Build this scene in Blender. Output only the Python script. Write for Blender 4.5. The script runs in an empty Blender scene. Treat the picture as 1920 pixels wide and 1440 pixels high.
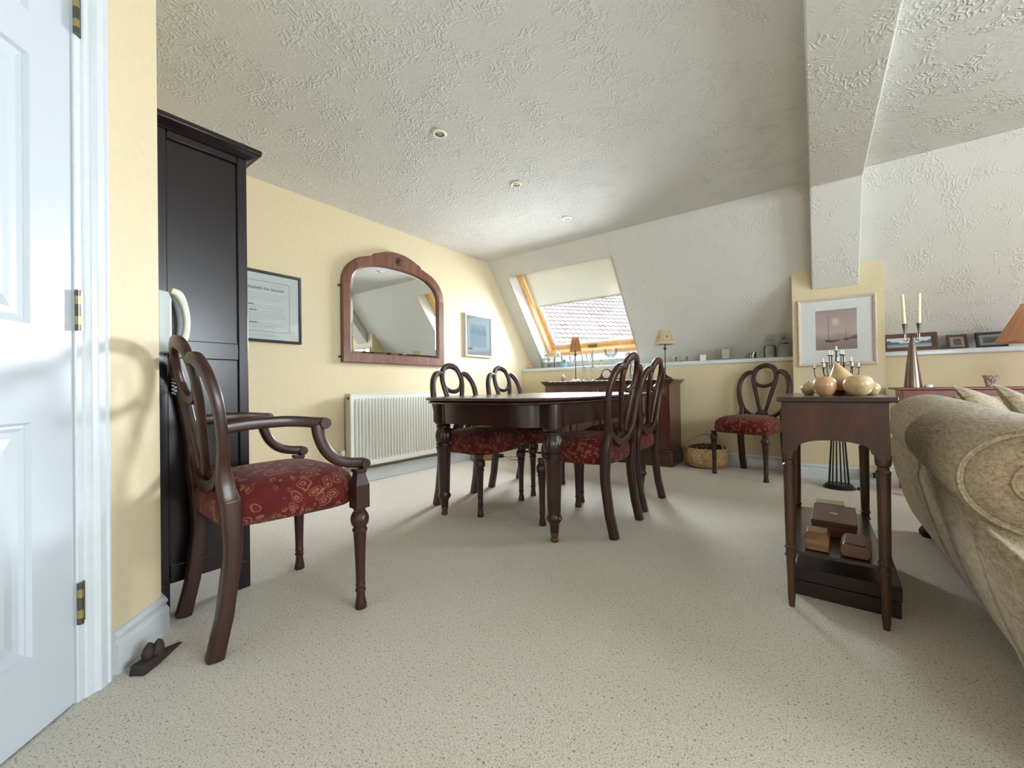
import bpy, math, random
from math import sin, cos, pi, radians, sqrt
from mathutils import Vector, Matrix

random.seed(7)
scene = bpy.context.scene
COL = scene.collection

# ---------------------------------------------------------------- camera
cam_d = bpy.data.cameras.new('camera')
cam_d.sensor_fit = 'HORIZONTAL'; cam_d.sensor_width = 36.0
cam_d.lens = 766.19 / 1920 * 36.0
cam_d.clip_start = 0.02
cam = bpy.data.objects.new('camera', cam_d); COL.objects.link(cam)
yaw, pitch, roll = 0.638697, 0.0075875, -0.0152663
fw = Vector((-sin(yaw) * cos(pitch), cos(yaw) * cos(pitch), sin(pitch)))
rt = Vector((cos(yaw), sin(yaw), 0)); up = rt.cross(fw)
r2 = rt * cos(roll) + up * sin(roll); u2 = -rt * sin(roll) + up * cos(roll)
cam.matrix_world = Matrix(((r2.x, u2.x, -fw.x, 0), (r2.y, u2.y, -fw.y, 0), (r2.z, u2.z, -fw.z, 0.80), (0, 0, 0, 1)))
scene.camera = cam

# ---------------------------------------------------------------- view, world, sun, daylight
scene.view_settings.view_transform = 'Standard'
scene.view_settings.look = 'None'
scene.view_settings.gamma = 1.0
scene.view_settings.use_curve_mapping = False
scene.view_settings.exposure = 0.90
scene.cycles.use_denoising = True
scene.cycles.max_bounces = 10
scene.cycles.diffuse_bounces = 6
scene.cycles.glossy_bounces = 4
scene.cycles.transmission_bounces = 8
scene.cycles.transparent_max_bounces = 12
scene.cycles.sample_clamp_indirect = 6.0
scene.cycles.caustics_reflective = False
scene.cycles.caustics_refractive = False

world = bpy.data.worlds.new('sky'); scene.world = world
world.use_nodes = True
wn = world.node_tree; wn.nodes.clear()
wo = wn.nodes.new('ShaderNodeOutputWorld'); wb = wn.nodes.new('ShaderNodeBackground')
wb.inputs['Color'].default_value = (0.60, 0.80, 1.0, 1); wb.inputs['Strength'].default_value = 2.6
wn.links.new(wb.outputs[0], wo.inputs[0])

sun_d = bpy.data.lights.new('sun', 'SUN'); sun_d.energy = 3.0; sun_d.angle = 0.02; sun_d.color = (1, 0.95, 0.87)
sun = bpy.data.objects.new('sun', sun_d); COL.objects.link(sun)
sun.rotation_euler = Vector((0.10, 0.60, -0.79)).to_track_quat('-Z', 'Y').to_euler()

def area(name, loc, target, sx, sy, power, col):
    d = bpy.data.lights.new(name, 'AREA'); d.shape = 'RECTANGLE'; d.size = sx; d.size_y = sy
    d.energy = power; d.color = col
    o = bpy.data.objects.new(name, d); COL.objects.link(o); o.location = loc
    o.rotation_euler = (Vector(target) - Vector(loc)).to_track_quat('-Z', 'Y').to_euler()
    return o
SKYC = (0.93, 0.96, 1.0)
# daylight standing just outside the two skylights and the side window
area('daylight_skylight', (-2.3, 6.3, 1.75), (-1.8, 2.4, 1.25), 2.5, 2.2, 900, SKYC)
area('daylight_second_skylight', (2.5, 5.6, 2.0), (0.4, 2.6, 0.6), 1.7, 1.5, 135, (0.88, 0.94, 1.0))
area('daylight_side_window', (4.9, 1.2, 1.55), (0.0, 1.0, 0.95), 3.2, 1.6, 195, (0.92, 0.955, 1.0))
area('added_rear_fill', (2.7, -3.6, 1.5), (1.2, 1.0, 1.3), 2.2, 1.6, 60, (1.0, 0.97, 0.93))  # added fill lamp behind the camera, brightens the slope and ceiling

# ---------------------------------------------------------------- materials
def lin(c):
    def f(v):
        v /= 255.0
        return v / 12.92 if v <= 0.04045 else ((v + 0.055) / 1.055) ** 2.4
    return (f(c[0]), f(c[1]), f(c[2]), 1)

class NT:
    def __init__(s, name):
        s.m = bpy.data.materials.new(name); s.m.use_nodes = True
        s.t = s.m.node_tree; s.n = s.t.nodes; s.n.clear()
        s.out = s.n.new('ShaderNodeOutputMaterial'); s.b = s.n.new('ShaderNodeBsdfPrincipled')
        s.t.links.new(s.b.outputs[0], s.out.inputs[0]); s._tc = None
    def link(s, a, b): s.t.links.new(a, b)
    def coord(s, scale=(1, 1, 1), kind='Object', rot=(0, 0, 0)):
        if s._tc is None: s._tc = s.n.new('ShaderNodeTexCoord')
        mp = s.n.new('ShaderNodeMapping'); mp.inputs['Scale'].default_value = scale
        mp.inputs['Rotation'].default_value = rot
        s.link(s._tc.outputs[kind], mp.inputs[0]); return mp.outputs[0]
    def noise(s, co, scale, detail=3, rough=0.5, dist=0.0):
        n = s.n.new('ShaderNodeTexNoise'); n.inputs['Scale'].default_value = scale
        n.inputs['Detail'].default_value = detail; n.inputs['Roughness'].default_value = rough
        n.inputs['Distortion'].default_value = dist; s.link(co, n.inputs['Vector']); return n.outputs['Fac']
    def voro(s, co, scale, feature='F1', out='Distance'):
        n = s.n.new('ShaderNodeTexVoronoi'); n.feature = feature; n.inputs['Scale'].default_value = scale
        s.link(co, n.inputs['Vector']); return n.outputs[out]
    def wave(s, co, scale, dist, detail=2, dscale=1.0, kind='BANDS', d='X'):
        n = s.n.new('ShaderNodeTexWave'); n.wave_type = kind; n.bands_direction = d
        n.inputs['Scale'].default_value = scale; n.inputs['Distortion'].default_value = dist
        n.inputs['Detail'].default_value = detail; n.inputs['Detail Scale'].default_value = dscale
        s.link(co, n.inputs['Vector']); return n.outputs['Fac']
    def ramp(s, fac, stops):
        r = s.n.new('ShaderNodeValToRGB'); el = r.color_ramp.elements
        while len(el) > 1: el.remove(el[-1])
        el[0].position = stops[0][0]; el[0].color = stops[0][1]
        for p, c in stops[1:]:
            e = el.new(p); e.color = c
        s.link(fac, r.inputs[0]); return r.outputs[0]
    def math(s, op, a, b=None):
        m = s.n.new('ShaderNodeMath'); m.operation = op
        for i, v in enumerate((a, b)):
            if v is None: continue
            if isinstance(v, (int, float)): m.inputs[i].default_value = v
            else: s.link(v, m.inputs[i])
        return m.outputs[0]
    def mix(s, fac, a, b, mode='MIX'):
        m = s.n.new('ShaderNodeMix'); m.data_type = 'RGBA'; m.blend_type = mode
        for i, v in ((0, fac), (6, a), (7, b)):
            if isinstance(v, (int, float)): m.inputs[i].default_value = v
            elif isinstance(v, tuple): m.inputs[i].default_value = v
            else: s.link(v, m.inputs[i])
        return m.outputs[2]
    def bump(s, h, strength, dist=0.01):
        b = s.n.new('ShaderNodeBump'); b.inputs['Strength'].default_value = strength
        b.inputs['Distance'].default_value = dist; s.link(h, b.inputs['Height'])
        s.link(b.outputs[0], s.b.inputs['Normal'])
    def col(s, v):
        if isinstance(v, tuple): s.b.inputs['Base Color'].default_value = v
        else: s.link(v, s.b.inputs['Base Color'])
    def set(s, **k):
        for a, v in k.items(): s.b.inputs[a.replace('_', ' ')].default_value = v
        return s

MAT = {}
def plain(name, rgb, rough=0.5, metal=0.0, spec=0.5, coat=0.0):
    t = NT(name); c = lin(rgb); co = t.coord()
    n = t.noise(co, 40, 3)
    t.col(t.mix(n, tuple(list(v * 0.94 for v in c[:3]) + [1]), tuple(list(min(1, v * 1.05) for v in c[:3]) + [1])))
    t.set(Roughness=rough, Metallic=metal); t.b.inputs['Specular IOR Level'].default_value = spec
    t.b.inputs['Coat Weight'].default_value = coat; t.b.inputs['Coat Roughness'].default_value = 0.12
    MAT[name] = t.m; return t.m

def wood(name, dark, light, rough=0.32, coat=0.35, scale=1.0, axis='Z', spec=0.5):
    t = NT(name)
    sc = {'Z': (9, 9, 0.9), 'X': (0.9, 9, 9), 'Y': (9, 0.9, 9)}[axis]
    co = t.coord(tuple(v * scale for v in sc))
    a = t.noise(co, 2.6, 5, 0.6, 0.6); b = t.noise(co, 14, 3, 0.6, 0.2)
    f = t.math('ADD', t.math('MULTIPLY', a, 0.75), t.math('MULTIPLY', b, 0.25))
    t.col(t.ramp(f, [(0.30, lin(dark)), (0.70, lin(light))]))
    t.set(Roughness=rough); t.b.inputs['Coat Weight'].default_value = coat
    t.b.inputs['Coat Roughness'].default_value = 0.18; t.b.inputs['Specular IOR Level'].default_value = spec
    t.bump(b, 0.05, 0.002); MAT[name] = t.m; return t.m

wood('mahogany', (30, 12, 8), (68, 32, 21), coat=.15, rough=.36)
wood('mahogany_table', (28, 12, 10), (58, 28, 21), rough=0.3, coat=0.25)
wood('mahogany_top', (34, 18, 17), (64, 36, 32), rough=0.26, coat=0.5, axis='Y')
wood('mirror_wood', (82, 45, 31), (134, 84, 60), rough=0.4)
wood('sideboard_wood', (52, 22, 17), (98, 50, 38), rough=0.3, coat=0.4)
wood('sideboard_top', (44, 20, 16), (84, 46, 36), rough=0.25, coat=0.5, axis='X')
wood('espresso', (18, 10, 13), (28, 17, 20), rough=0.27, coat=0.15, scale=1.4)
wood('side_table_wood', (44, 19, 9), (80, 39, 21), rough=0.4, coat=0.12)
wood('side_table_leg', (40, 23, 12), (84, 54, 32), rough=0.4, coat=0.2)
wood('dark_top', (30, 18, 18), (48, 30, 28), rough=0.28, coat=0.5, axis='Y')
wood('dark_case', (26, 12, 12), (44, 22, 20), rough=0.5, coat=0.1, axis='X')
wood('red_wood', (104, 42, 30), (140, 66, 46), rough=0.35, coat=0.4, axis='X')
wood('box_wood', (62, 32, 22), (98, 58, 42), rough=0.4, coat=0.15, axis='X')
wood('burl', (84, 50, 26), (164, 124, 82), rough=0.4, coat=0.15, axis='X', scale=2)
wood('pale_wood', (168, 150, 116), (200, 182, 148), rough=0.5, coat=0.1, axis='X')
wood('pine', (214, 166, 106), (240, 202, 146), rough=0.45, coat=0.2)
wood('frame_brown', (74, 44, 34), (110, 70, 56), rough=0.5, coat=0.1, axis='X')
wood('limed_wood', (196, 178, 160), (222, 206, 190), rough=0.6, coat=0.0, axis='X')
plain('cream_wall', (219, 203, 168), 0.55, spec=0.3)
plain('smooth_white', (232, 231, 226), 0.5)
plain('gloss_white', (216, 221, 225), 0.28, coat=0.3)
plain('radiator_white', (236, 236, 228), 0.35, coat=0.2)
plain('radiator_edge', (206, 200, 182), 0.45)
plain('plastic_white', (232, 232, 214), 0.35)
plain('plastic_grey', (198, 206, 206), 0.4)
plain('paper', (243, 246, 241), 0.6)
plain('mount', (222, 224, 222), 0.6)
plain('black', (22, 20, 22), 0.4)
plain('rubber_brown', (52, 40, 36), 0.7)
plain('iron', (46, 44, 46), 0.42, metal=0.7)
plain('pewter', (120, 104, 94), 0.28, metal=0.95)
plain('silver', (190, 190, 186), 0.25, metal=1.0)
plain('steel', (110, 108, 98), 0.3, metal=0.9)
plain('brass', (190, 172, 110), 0.3, metal=0.9)
plain('brass_old', (110, 92, 62), 0.42, metal=0.8)
plain('candle', (236, 232, 196), 0.45)
plain('candle_white', (240, 240, 236), 0.45)
plain('candle_green', (150, 158, 146), 0.5)
plain('porcelain', (226, 220, 208), 0.25)
plain('wax', (226, 220, 196), 0.55)
plain('red_ribbon', (222, 72, 66), 0.5)
plain('orange_ball', (232, 150, 60), 0.5)
plain('blue_glass_ball', (96, 190, 214), 0.15, coat=0.5)
plain('lace', (240, 240, 236), 0.8)
plain('dark_frame', (44, 40, 36), 0.4)
plain('dark_navy_frame', (40, 34, 44), 0.4)
plain('pale_frame', (216, 214, 206), 0.45)
plain('bean_brown', (92, 56, 44), 0.4)
plain('salmon', (206, 150, 116), 0.7)
plain('leather_grey', (128, 112, 96), 0.55)

def mk_carpet():
    t = NT('carpet'); co = t.coord()
    a = t.noise(co, 230, 2, 0.7); b = t.noise(co, 140, 3, 0.6); c = t.noise(co, 1.6, 3, 0.5)
    base = t.ramp(a, [(0.30, lin((128, 116, 102))), (0.38, lin((206, 197, 183))), (0.60, lin((233, 227, 216)))])
    sp = t.ramp(b, [(0.34, lin((140, 128, 114))), (0.40, (1, 1, 1, 1))])
    k = t.mix(1.0, base, sp, 'MULTIPLY')
    t.col(t.mix(t.math('MULTIPLY', c, 0.25), k, lin((205, 195, 179))))
    t.set(Roughness=0.95); t.b.inputs['Specular IOR Level'].default_value = 0.1
    t.b.inputs['Sheen Weight'].default_value = 0.15
    t.bump(a, 0.7, 0.006); MAT['carpet'] = t.m
mk_carpet()

def mk_artex(name, rgb, strength):
    t = NT(name); co = t.coord()
    w1 = t.wave(co, 11, 14, 2, 1.7); w2 = t.wave(co, 9, 16, 2, 2.3, d='Y')
    mk = t.noise(co, 5, 2, 0.5); m2 = t.noise(co, 7.5, 2, 0.5)
    k = t.ramp(mk, [(0.50, (0, 0, 0, 1)), (0.66, (1, 1, 1, 1))]); k2 = t.ramp(m2, [(0.50, (0, 0, 0, 1)), (0.64, (1, 1, 1, 1))])
    p1 = t.math('POWER', w1, 3.0); p2 = t.math('POWER', w2, 3.0)
    h = t.math('ADD', t.math('MULTIPLY', p1, k), t.math('MULTIPLY', p2, k2))
    h = t.math('ADD', h, t.math('MULTIPLY', t.noise(co, 26, 4, 0.6, 1.2), 0.6))
    t.col(lin(rgb)); t.set(Roughness=0.75); t.b.inputs['Specular IOR Level'].default_value = 0.25
    t.bump(h, strength, 0.008); MAT[name] = t.m
mk_artex('artex', (218, 217, 211), 0.6)
mk_artex('artex_soft', (217, 215, 208), 0.38)

def mk_seat():
    t = NT('tapestry'); co = t.coord()
    d = t.n.new('ShaderNodeVectorMath'); d.operation = 'ADD'
    nn = t.n.new('ShaderNodeTexNoise'); nn.inputs['Scale'].default_value = 9; t.link(co, nn.inputs['Vector'])
    sc = t.n.new('ShaderNodeVectorMath'); sc.operation = 'SCALE'; sc.inputs['Scale'].default_value = 0.09
    t.link(nn.outputs['Color'], sc.inputs[0]); t.link(co, d.inputs[0]); t.link(sc.outputs[0], d.inputs[1])
    v = t.voro(d.outputs[0], 24); ring = t.voro(d.outputs[0], 42)
    petals = t.ramp(v, [(0.10, (0, 0, 0, 1)), (0.16, (1, 1, 1, 1)), (0.24, (0.1, 0.1, 0.1, 1)), (0.34, (0, 0, 0, 1)), (0.40, (0.8, 0.8, 0.8, 1)), (0.46, (0, 0, 0, 1))])
    rr = t.ramp(ring, [(0.10, (.7, .7, .7, 1)), (0.20, (0, 0, 0, 1)), (0.32, (1, 1, 1, 1)), (0.42, (0, 0, 0, 1))])
    zone = t.ramp(t.noise(co, 7, 2), [(0.46, (0, 0, 0, 1)), (0.54, (1, 1, 1, 1))])
    pat = t.mix(zone, petals, rr)
    fine = t.noise(t.coord((1, 6, 1)), 120, 2, 0.6)
    base = t.mix(t.noise(co, 12, 2), lin((70, 16, 18)), lin((108, 34, 30)))
    c = t.mix(t.math('MULTIPLY', pat, t.math('MULTIPLY', fine, 1.25)), base, lin((166, 124, 94)))
    t.col(c); t.set(Roughness=0.85); t.b.inputs['Specular IOR Level'].default_value = 0.2
    t.b.inputs['Sheen Weight'].default_value = 0.08
    t.bump(fine, 0.35, 0.003); MAT['tapestry'] = t.m
mk_seat()

def mk_sofa():
    t = NT('chenille'); co = t.coord((70, 14, 70))
    a = t.noise(co, 1.6, 4, 0.7, 0.5); b = t.noise(t.coord(), 190, 3, 0.7); z = t.noise(t.coord(), 2.5, 3)
    f = t.math('ADD', t.math('MULTIPLY', a, 0.55), t.math('ADD', t.math('MULTIPLY', b, 0.25), t.math('MULTIPLY', z, 0.2)))
    t.col(t.ramp(f, [(0.38, lin((112, 97, 78))), (0.48, lin((156, 141, 116))), (0.62, lin((188, 175, 147)))]))
    t.set(Roughness=0.85); t.b.inputs['Sheen Weight'].default_value = 0.08; t.b.inputs['Specular IOR Level'].default_value = 0.2
    t.bump(f, 0.5, 0.004); MAT['chenille'] = t.m
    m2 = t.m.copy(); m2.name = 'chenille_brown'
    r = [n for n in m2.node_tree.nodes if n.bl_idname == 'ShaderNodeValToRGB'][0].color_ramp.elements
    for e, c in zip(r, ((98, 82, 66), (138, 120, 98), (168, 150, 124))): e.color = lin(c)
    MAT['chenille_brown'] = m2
mk_sofa()

def mk_basket():
    t = NT('wicker'); co = t.coord()
    v = t.voro(t.coord((1, 1, 1.6)), 62); n = t.noise(co, 5, 2)
    c = t.ramp(v, [(0.25, lin((224, 202, 150))), (0.65, lin((150, 122, 82)))])
    t.col(t.mix(t.ramp(n, [(0.45, (0, 0, 0, 1)), (0.52, (0.55, 0.55, 0.55, 1))]), c, lin((158, 116, 66))))
    t.set(Roughness=0.7); t.bump(v, -0.9, 0.006); MAT['wicker'] = t.m
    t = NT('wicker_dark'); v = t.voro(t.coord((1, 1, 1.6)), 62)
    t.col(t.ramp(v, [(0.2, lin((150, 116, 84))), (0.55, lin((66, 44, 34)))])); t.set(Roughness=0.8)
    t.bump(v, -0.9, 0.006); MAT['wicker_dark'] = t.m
mk_basket()

def glass(name, col, tint=0.0, ior=1.45, refl=1.0):
    """thin clear glass: straight-through light plus a mirror-like film"""
    m = bpy.data.materials.new(name); m.use_nodes = True; t = m.node_tree; t.nodes.clear()
    o = t.nodes.new('ShaderNodeOutputMaterial'); mx = t.nodes.new('ShaderNodeMixShader')
    tr = t.nodes.new('ShaderNodeBsdfTransparent'); gl = t.nodes.new('ShaderNodeBsdfGlossy')
    fr = t.nodes.new('ShaderNodeFresnel'); fr.inputs[0].default_value = ior
    mu = t.nodes.new('ShaderNodeMath'); mu.operation = 'MULTIPLY'; mu.inputs[1].default_value = refl
    tr.inputs[0].default_value = col; gl.inputs['Roughness'].default_value = 0.02
    t.links.new(fr.outputs[0], mu.inputs[0]); t.links.new(mu.outputs[0], mx.inputs[0])
    t.links.new(tr.outputs[0], mx.inputs[1]); t.links.new(gl.outputs[0], mx.inputs[2]); t.links.new(mx.outputs[0], o.inputs[0])
    MAT[name] = m
glass('window_glass', (0.96, 0.98, 0.98, 1))
glass('picture_glass', (1, 1, 1, 1), ior=1.5, refl=1.0)
glass('thin_glass', (0.985, 0.99, 0.99, 1), ior=1.4, refl=0.8)
glass('cut_glass', (0.98, 0.99, 0.99, 1), ior=1.4, refl=0.9)
glass('red_glass', (0.32, 0.05, 0.05, 1), ior=1.5, refl=1.0)
plain('ruby', (112, 30, 26), 0.15, coat=0.3)
plain('red_wax', (120, 34, 28), 0.5)

def mk_misc():
    t = NT('mirror_glass'); t.col((0.90, 0.93, 0.92, 1)); t.set(Metallic=1.0, Roughness=0.0); MAT['mirror_glass'] = t.m
    # roller blind: pale cloth that lets some daylight through
    t = NT('blind_cloth'); t.col(lin((216, 215, 200))); t.set(Roughness=0.9)
    tl = t.n.new('ShaderNodeBsdfTranslucent'); tl.inputs[0].default_value = lin((232, 230, 212))
    mx = t.n.new('ShaderNodeMixShader'); mx.inputs[0].default_value = 0.012
    t.link(t.b.outputs[0], mx.inputs[1]); t.link(tl.outputs[0], mx.inputs[2]); t.link(mx.outputs[0], t.out.inputs[0])
    t.bump(t.noise(t.coord((14, 2, 2)), 2, 2), 0.2, 0.01); MAT['blind_cloth'] = t.m
    for nm, rgb, tlv in (('shade_cream', (224, 210, 178), 0.35), ('shade_tan', (196, 148, 98), 0.3), ('shade_salmon', (214, 160, 128), 0.3)):
        t = NT(nm); t.set(Roughness=0.85)
        w = t.noise(t.coord((60, 60, 60)), 4, 2); t.col(t.mix(w, lin(rgb), lin(tuple(int(v * .9) for v in rgb))))
        tl = t.n.new('ShaderNodeBsdfTranslucent'); tl.inputs[0].default_value = lin(rgb)
        mx = t.n.new('ShaderNodeMixShader'); mx.inputs[0].default_value = tlv
        t.link(t.b.outputs[0], mx.inputs[1]); t.link(tl.outputs[0], mx.inputs[2]); t.link(mx.outputs[0], t.out.inputs[0]); MAT[nm] = t.m
    t = NT('gourd_wood'); co = t.coord()
    n = t.noise(co, 9, 4, 0.6, 0.8); v = t.voro(co, 13)
    c = t.ramp(n, [(0.3, lin((182, 148, 104))), (0.7, lin((222, 196, 152)))])
    t.col(t.mix(t.ramp(v, [(0.07, (1, 1, 1, 1)), (0.10, (0, 0, 0, 1))]), c, lin((110, 66, 34))))
    t.set(Roughness=0.32); t.b.inputs['Coat Weight'].default_value = 0.4; MAT['gourd_wood'] = t.m
    t = NT('gourd_pink'); co = t.coord(); n = t.noise(co, 8, 4, 0.6, 0.6)
    t.col(t.ramp(n, [(0.3, lin((182, 138, 100))), (0.7, lin((212, 172, 132)))])); t.set(Roughness=0.35)
    t.b.inputs['Coat Weight'].default_value = 0.4; MAT['gourd_pink'] = t.m
    t = NT('patterned_china'); v = t.voro(t.coord(), 130)
    t.col(t.ramp(v, [(0.50, lin((226, 216, 206))), (0.62, lin((134, 100, 98)))])); t.set(Roughness=0.2); MAT['patterned_china'] = t.m
    t = NT('patterned_silver'); v = t.voro(t.coord(), 70)
    t.col(t.ramp(v, [(0.35, lin((210, 206, 200))), (0.5, lin((90, 84, 78)))])); t.set(Roughness=0.25, Metallic=0.7); MAT['patterned_silver'] = t.m
    t = NT('roof_tile'); co = t.coord(); n = t.voro(t.coord((0.55, 0.55, 0.55)), 6, out='Color'); n2 = t.noise(co, 12, 3)
    bw = t.n.new('ShaderNodeSeparateColor'); t.link(n, bw.inputs[0])
    t.col(t.mix(t.math('MULTIPLY', n2, 0.4), t.ramp(bw.outputs[0], [(0.0, lin((142, 112, 102))), (0.4, lin((160, 136, 124))), (0.7, lin((150, 146, 144))), (1.0, lin((164, 134, 124)))]), lin((124, 116, 112))))
    t.set(Roughness=0.85); MAT['roof_tile'] = t.m
    t = NT('door_paint'); co = t.coord((60, 60, 3)); n = t.noise(co, 2.2, 4, 0.6, 0.8)
    t.col(lin((202, 209, 216))); t.set(Roughness=0.3); t.b.inputs['Coat Weight'].default_value = 0.25
    t.bump(n, 0.12, 0.002); MAT['door_paint'] = t.m
mk_misc()

# ---------------------------------------------------------------- mesh helpers
class MB:
    def __init__(s): s.v = []; s.f = []
    def add(s, vs, fs, M=None):
        o = len(s.v)
        for p in vs:
            p = Vector(p); s.v.append(tuple(M @ p) if M is not None else tuple(p))
        for f in fs: s.f.append(tuple(i + o for i in f))
        return s
    def box(s, x0, x1, y0, y1, z0, z1, M=None):
        v = [(x, y, z) for z in (z0, z1) for y in (y0, y1) for x in (x0, x1)]
        return s.add(v, [(0, 2, 3, 1), (4, 5, 7, 6), (0, 1, 5, 4), (2, 6, 7, 3), (0, 4, 6, 2), (1, 3, 7, 5)], M)
    def loft(s, rings, cap0=True, cap1=True, closed=False, M=None):
        n = len(rings[0]); vs = [p for r in rings for p in r]; fs = []
        m = len(rings)
        for i in range(m if closed else m - 1):
            a = i * n; b = ((i + 1) % m) * n
            for j in range(n):
                k = (j + 1) % n; fs.append((a + j, a + k, b + k, b + j))
        if not closed:
            if cap0: fs.append(tuple(range(n - 1, -1, -1)))
            if cap1: fs.append(tuple((m - 1) * n + j for j in range(n)))
        return s.add(vs, fs, M)
    def lathe(s, prof, seg=20, c=(0, 0, 0), flute=None, M=None, ell=(1, 1), closed=False):
        rings = []
        for r, z in prof:
            ring = []
            for j in range(seg):
                a = 2 * pi * j / seg; rr = max(r, 1e-5)
                if flute: rr *= 1 + flute(z, a)
                ring.append((c[0] + rr * cos(a) * ell[0], c[1] + rr * sin(a) * ell[1], c[2] + z))
            rings.append(ring)
        return s.loft(rings, M=M, closed=closed)
    def tube(s, path, rad, seg=8, closed=False, M=None):
        P = [Vector(p) for p in path]; n = len(P)
        R = rad if isinstance(rad, (list, tuple)) else [rad] * n
        T = []
        for i in range(n):
            a = P[(i - 1) % n] if (closed or i) else P[0]; b = P[(i + 1) % n] if (closed or i < n - 1) else P[-1]
            T.append((b - a).normalized())
        N = T[0].orthogonal().normalized(); rings = []
        for i in range(n):
            N = (N - T[i] * N.dot(T[i]))
            N = N.normalized() if N.length > 1e-6 else T[i].orthogonal().normalized()
            B = T[i].cross(N)
            rings.append([tuple(P[i] + (N * cos(2 * pi * j / seg) + B * sin(2 * pi * j / seg)) * R[i]) for j in range(seg)])
        return s.loft(rings, closed=closed, M=M)
    def ribbon(s, path, w, t, nrm=(0, 1, 0), seg=12, closed=False, ex=0.55, M=None, round_ends=False):
        """bar of rounded-rectangle section: w wide across nrm, t thick along nrm"""
        P = [Vector(p) for p in path]; n = len(P)
        W = w if isinstance(w, (list, tuple)) else [w] * n; TT = t if isinstance(t, (list, tuple)) else [t] * n
        nr = Vector(nrm); rings = []
        for i in range(n):
            a = P[(i - 1) % n] if (closed or i) else P[0]; b = P[(i + 1) % n] if (closed or i < n - 1) else P[-1]
            T = (b - a).normalized(); S = T.cross(nr).normalized(); N = S.cross(T)
            ring = []
            for j in range(seg):
                q = 2 * pi * (j + 0.5) / seg; cx = cos(q); cy = sin(q)
                ring.append(tuple(P[i] + S * (abs(cx) ** ex * (1 if cx > 0 else -1) * W[i] / 2) + N * (abs(cy) ** ex * (1 if cy > 0 else -1) * TT[i] / 2)))
            rings.append(ring)
        return s.loft(rings, closed=closed, M=M)
    def prism(s, outline, z0, z1, M=None):
        a = [(x, y, z0) for x, y in outline]; b = [(x, y, z1) for x, y in outline]
        return s.loft([a, b], M=M)
    def grid(s, fn, nu, nv):
        vs = [fn(i / nu, j / nv) for j in range(nv + 1) for i in range(nu + 1)]
        fs = [(j * (nu + 1) + i, j * (nu + 1) + i + 1, (j + 1) * (nu + 1) + i + 1, (j + 1) * (nu + 1) + i) for j in range(nv) for i in range(nu)]
        return s.add(vs, fs)
    def quad(s, a, b, c, d): return s.add([a, b, c, d], [(0, 1, 2, 3)])

def cr(pts, n=6, closed=False):
    """Catmull-Rom through points of any dimension"""
    P = [tuple(p) for p in pts]; m = len(P); out = []
    rng = range(m) if closed else range(m - 1)
    for i in rng:
        p0 = P[(i - 1) % m] if (closed or i > 0) else P[0]; p1 = P[i]; p2 = P[(i + 1) % m]
        p3 = P[(i + 2) % m] if (closed or i < m - 2) else P[-1]
        for k in range(n):
            t = k / n
            out.append(tuple(0.5 * (2 * b + (c - a) * t + (2 * a - 5 * b + 4 * c - d) * t * t + (-a + 3 * b - 3 * c + d) * t ** 3) for a, b, c, d in zip(p0, p1, p2, p3)))
    if not closed: out.append(P[-1])
    return out

def ob(name, mb, mat, parent=None, smooth=True, bevel=0.0, segs=2, ang=35):
    me = bpy.data.meshes.new(name)
    me.from_pydata(mb.v, [], mb.f); me.update()
    import bmesh
    bm = bmesh.new(); bm.from_mesh(me); bmesh.ops.recalc_face_normals(bm, faces=bm.faces); bm.to_mesh(me); bm.free()
    if smooth:
        me.shade_smooth()
        me.set_sharp_from_angle(angle=radians(ang))
    me.materials.append(MAT[mat])
    o = bpy.data.objects.new(name, me); COL.objects.link(o)
    if parent is not None: o.parent = parent
    if bevel > 0:
        b = o.modifiers.new('bevel', 'BEVEL'); b.width = bevel; b.segments = segs; b.limit_method = 'ANGLE'; b.angle_limit = radians(40)
    return o
def thing(name, label, cat, loc=(0, 0, 0), rz=0.0, group=None):
    o = bpy.data.objects.new(name, None); COL.objects.link(o); o.location = loc; o.rotation_euler = (0, 0, rz)
    o.empty_display_size = 0.05
    return tag(o, label, cat, group)
def tag(o, label, cat, group=None):
    o['label'] = label; o['category'] = cat
    if group: o['group'] = group
    return o
def struct(name, mb, mat, parent=None, **k):
    o = ob(name, mb, mat, parent, **k)
    if parent is None: o['kind'] = 'structure'
    return o
def dup(root, loc, rz, label, group=None):
    def cp(o, par):
        c = o.copy(); COL.objects.link(c)
        if par is not None: c.parent = par
        for ch in [x for x in bpy.data.objects if x.parent == o]: cp(ch, c)
        return c
    r = cp(root, None); r.location = loc; r.rotation_euler = (0, 0, rz); r['label'] = label
    if group: r['group'] = group
    return r
# ================================================================ THE ROOM
XL, XR, YN, YW, ZC = -3.171, 4.6, -3.2, 4.50, 2.311        # left wall, right wall, rear wall, low wall under the slope, ceiling
YS, MS = 3.805, 1.288                                      # where the slope leaves the ceiling, fall per metre
def slope_z(y): return ZC - (y - YS) * MS
LZ = 1.04                                                  # top of the ledge
YLB = YS + (ZC - LZ) / MS                                  # slope meets the ledge
NS = Vector((0, MS, 1)).normalized()                       # outward normal of the slope
DS = Vector((0, 1, -MS)).normalized()                      # down the slope
def sp(x, s, d=0.0):                                       # point on slope: s metres down it, d metres outward
    return Vector((x, YS, ZC)) + DS * s + NS * d
SL = (Vector((0, YLB, LZ)) - Vector((0, YS, ZC))).length
def z2s(z): return (ZC - z) / DS.z * -1

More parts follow.
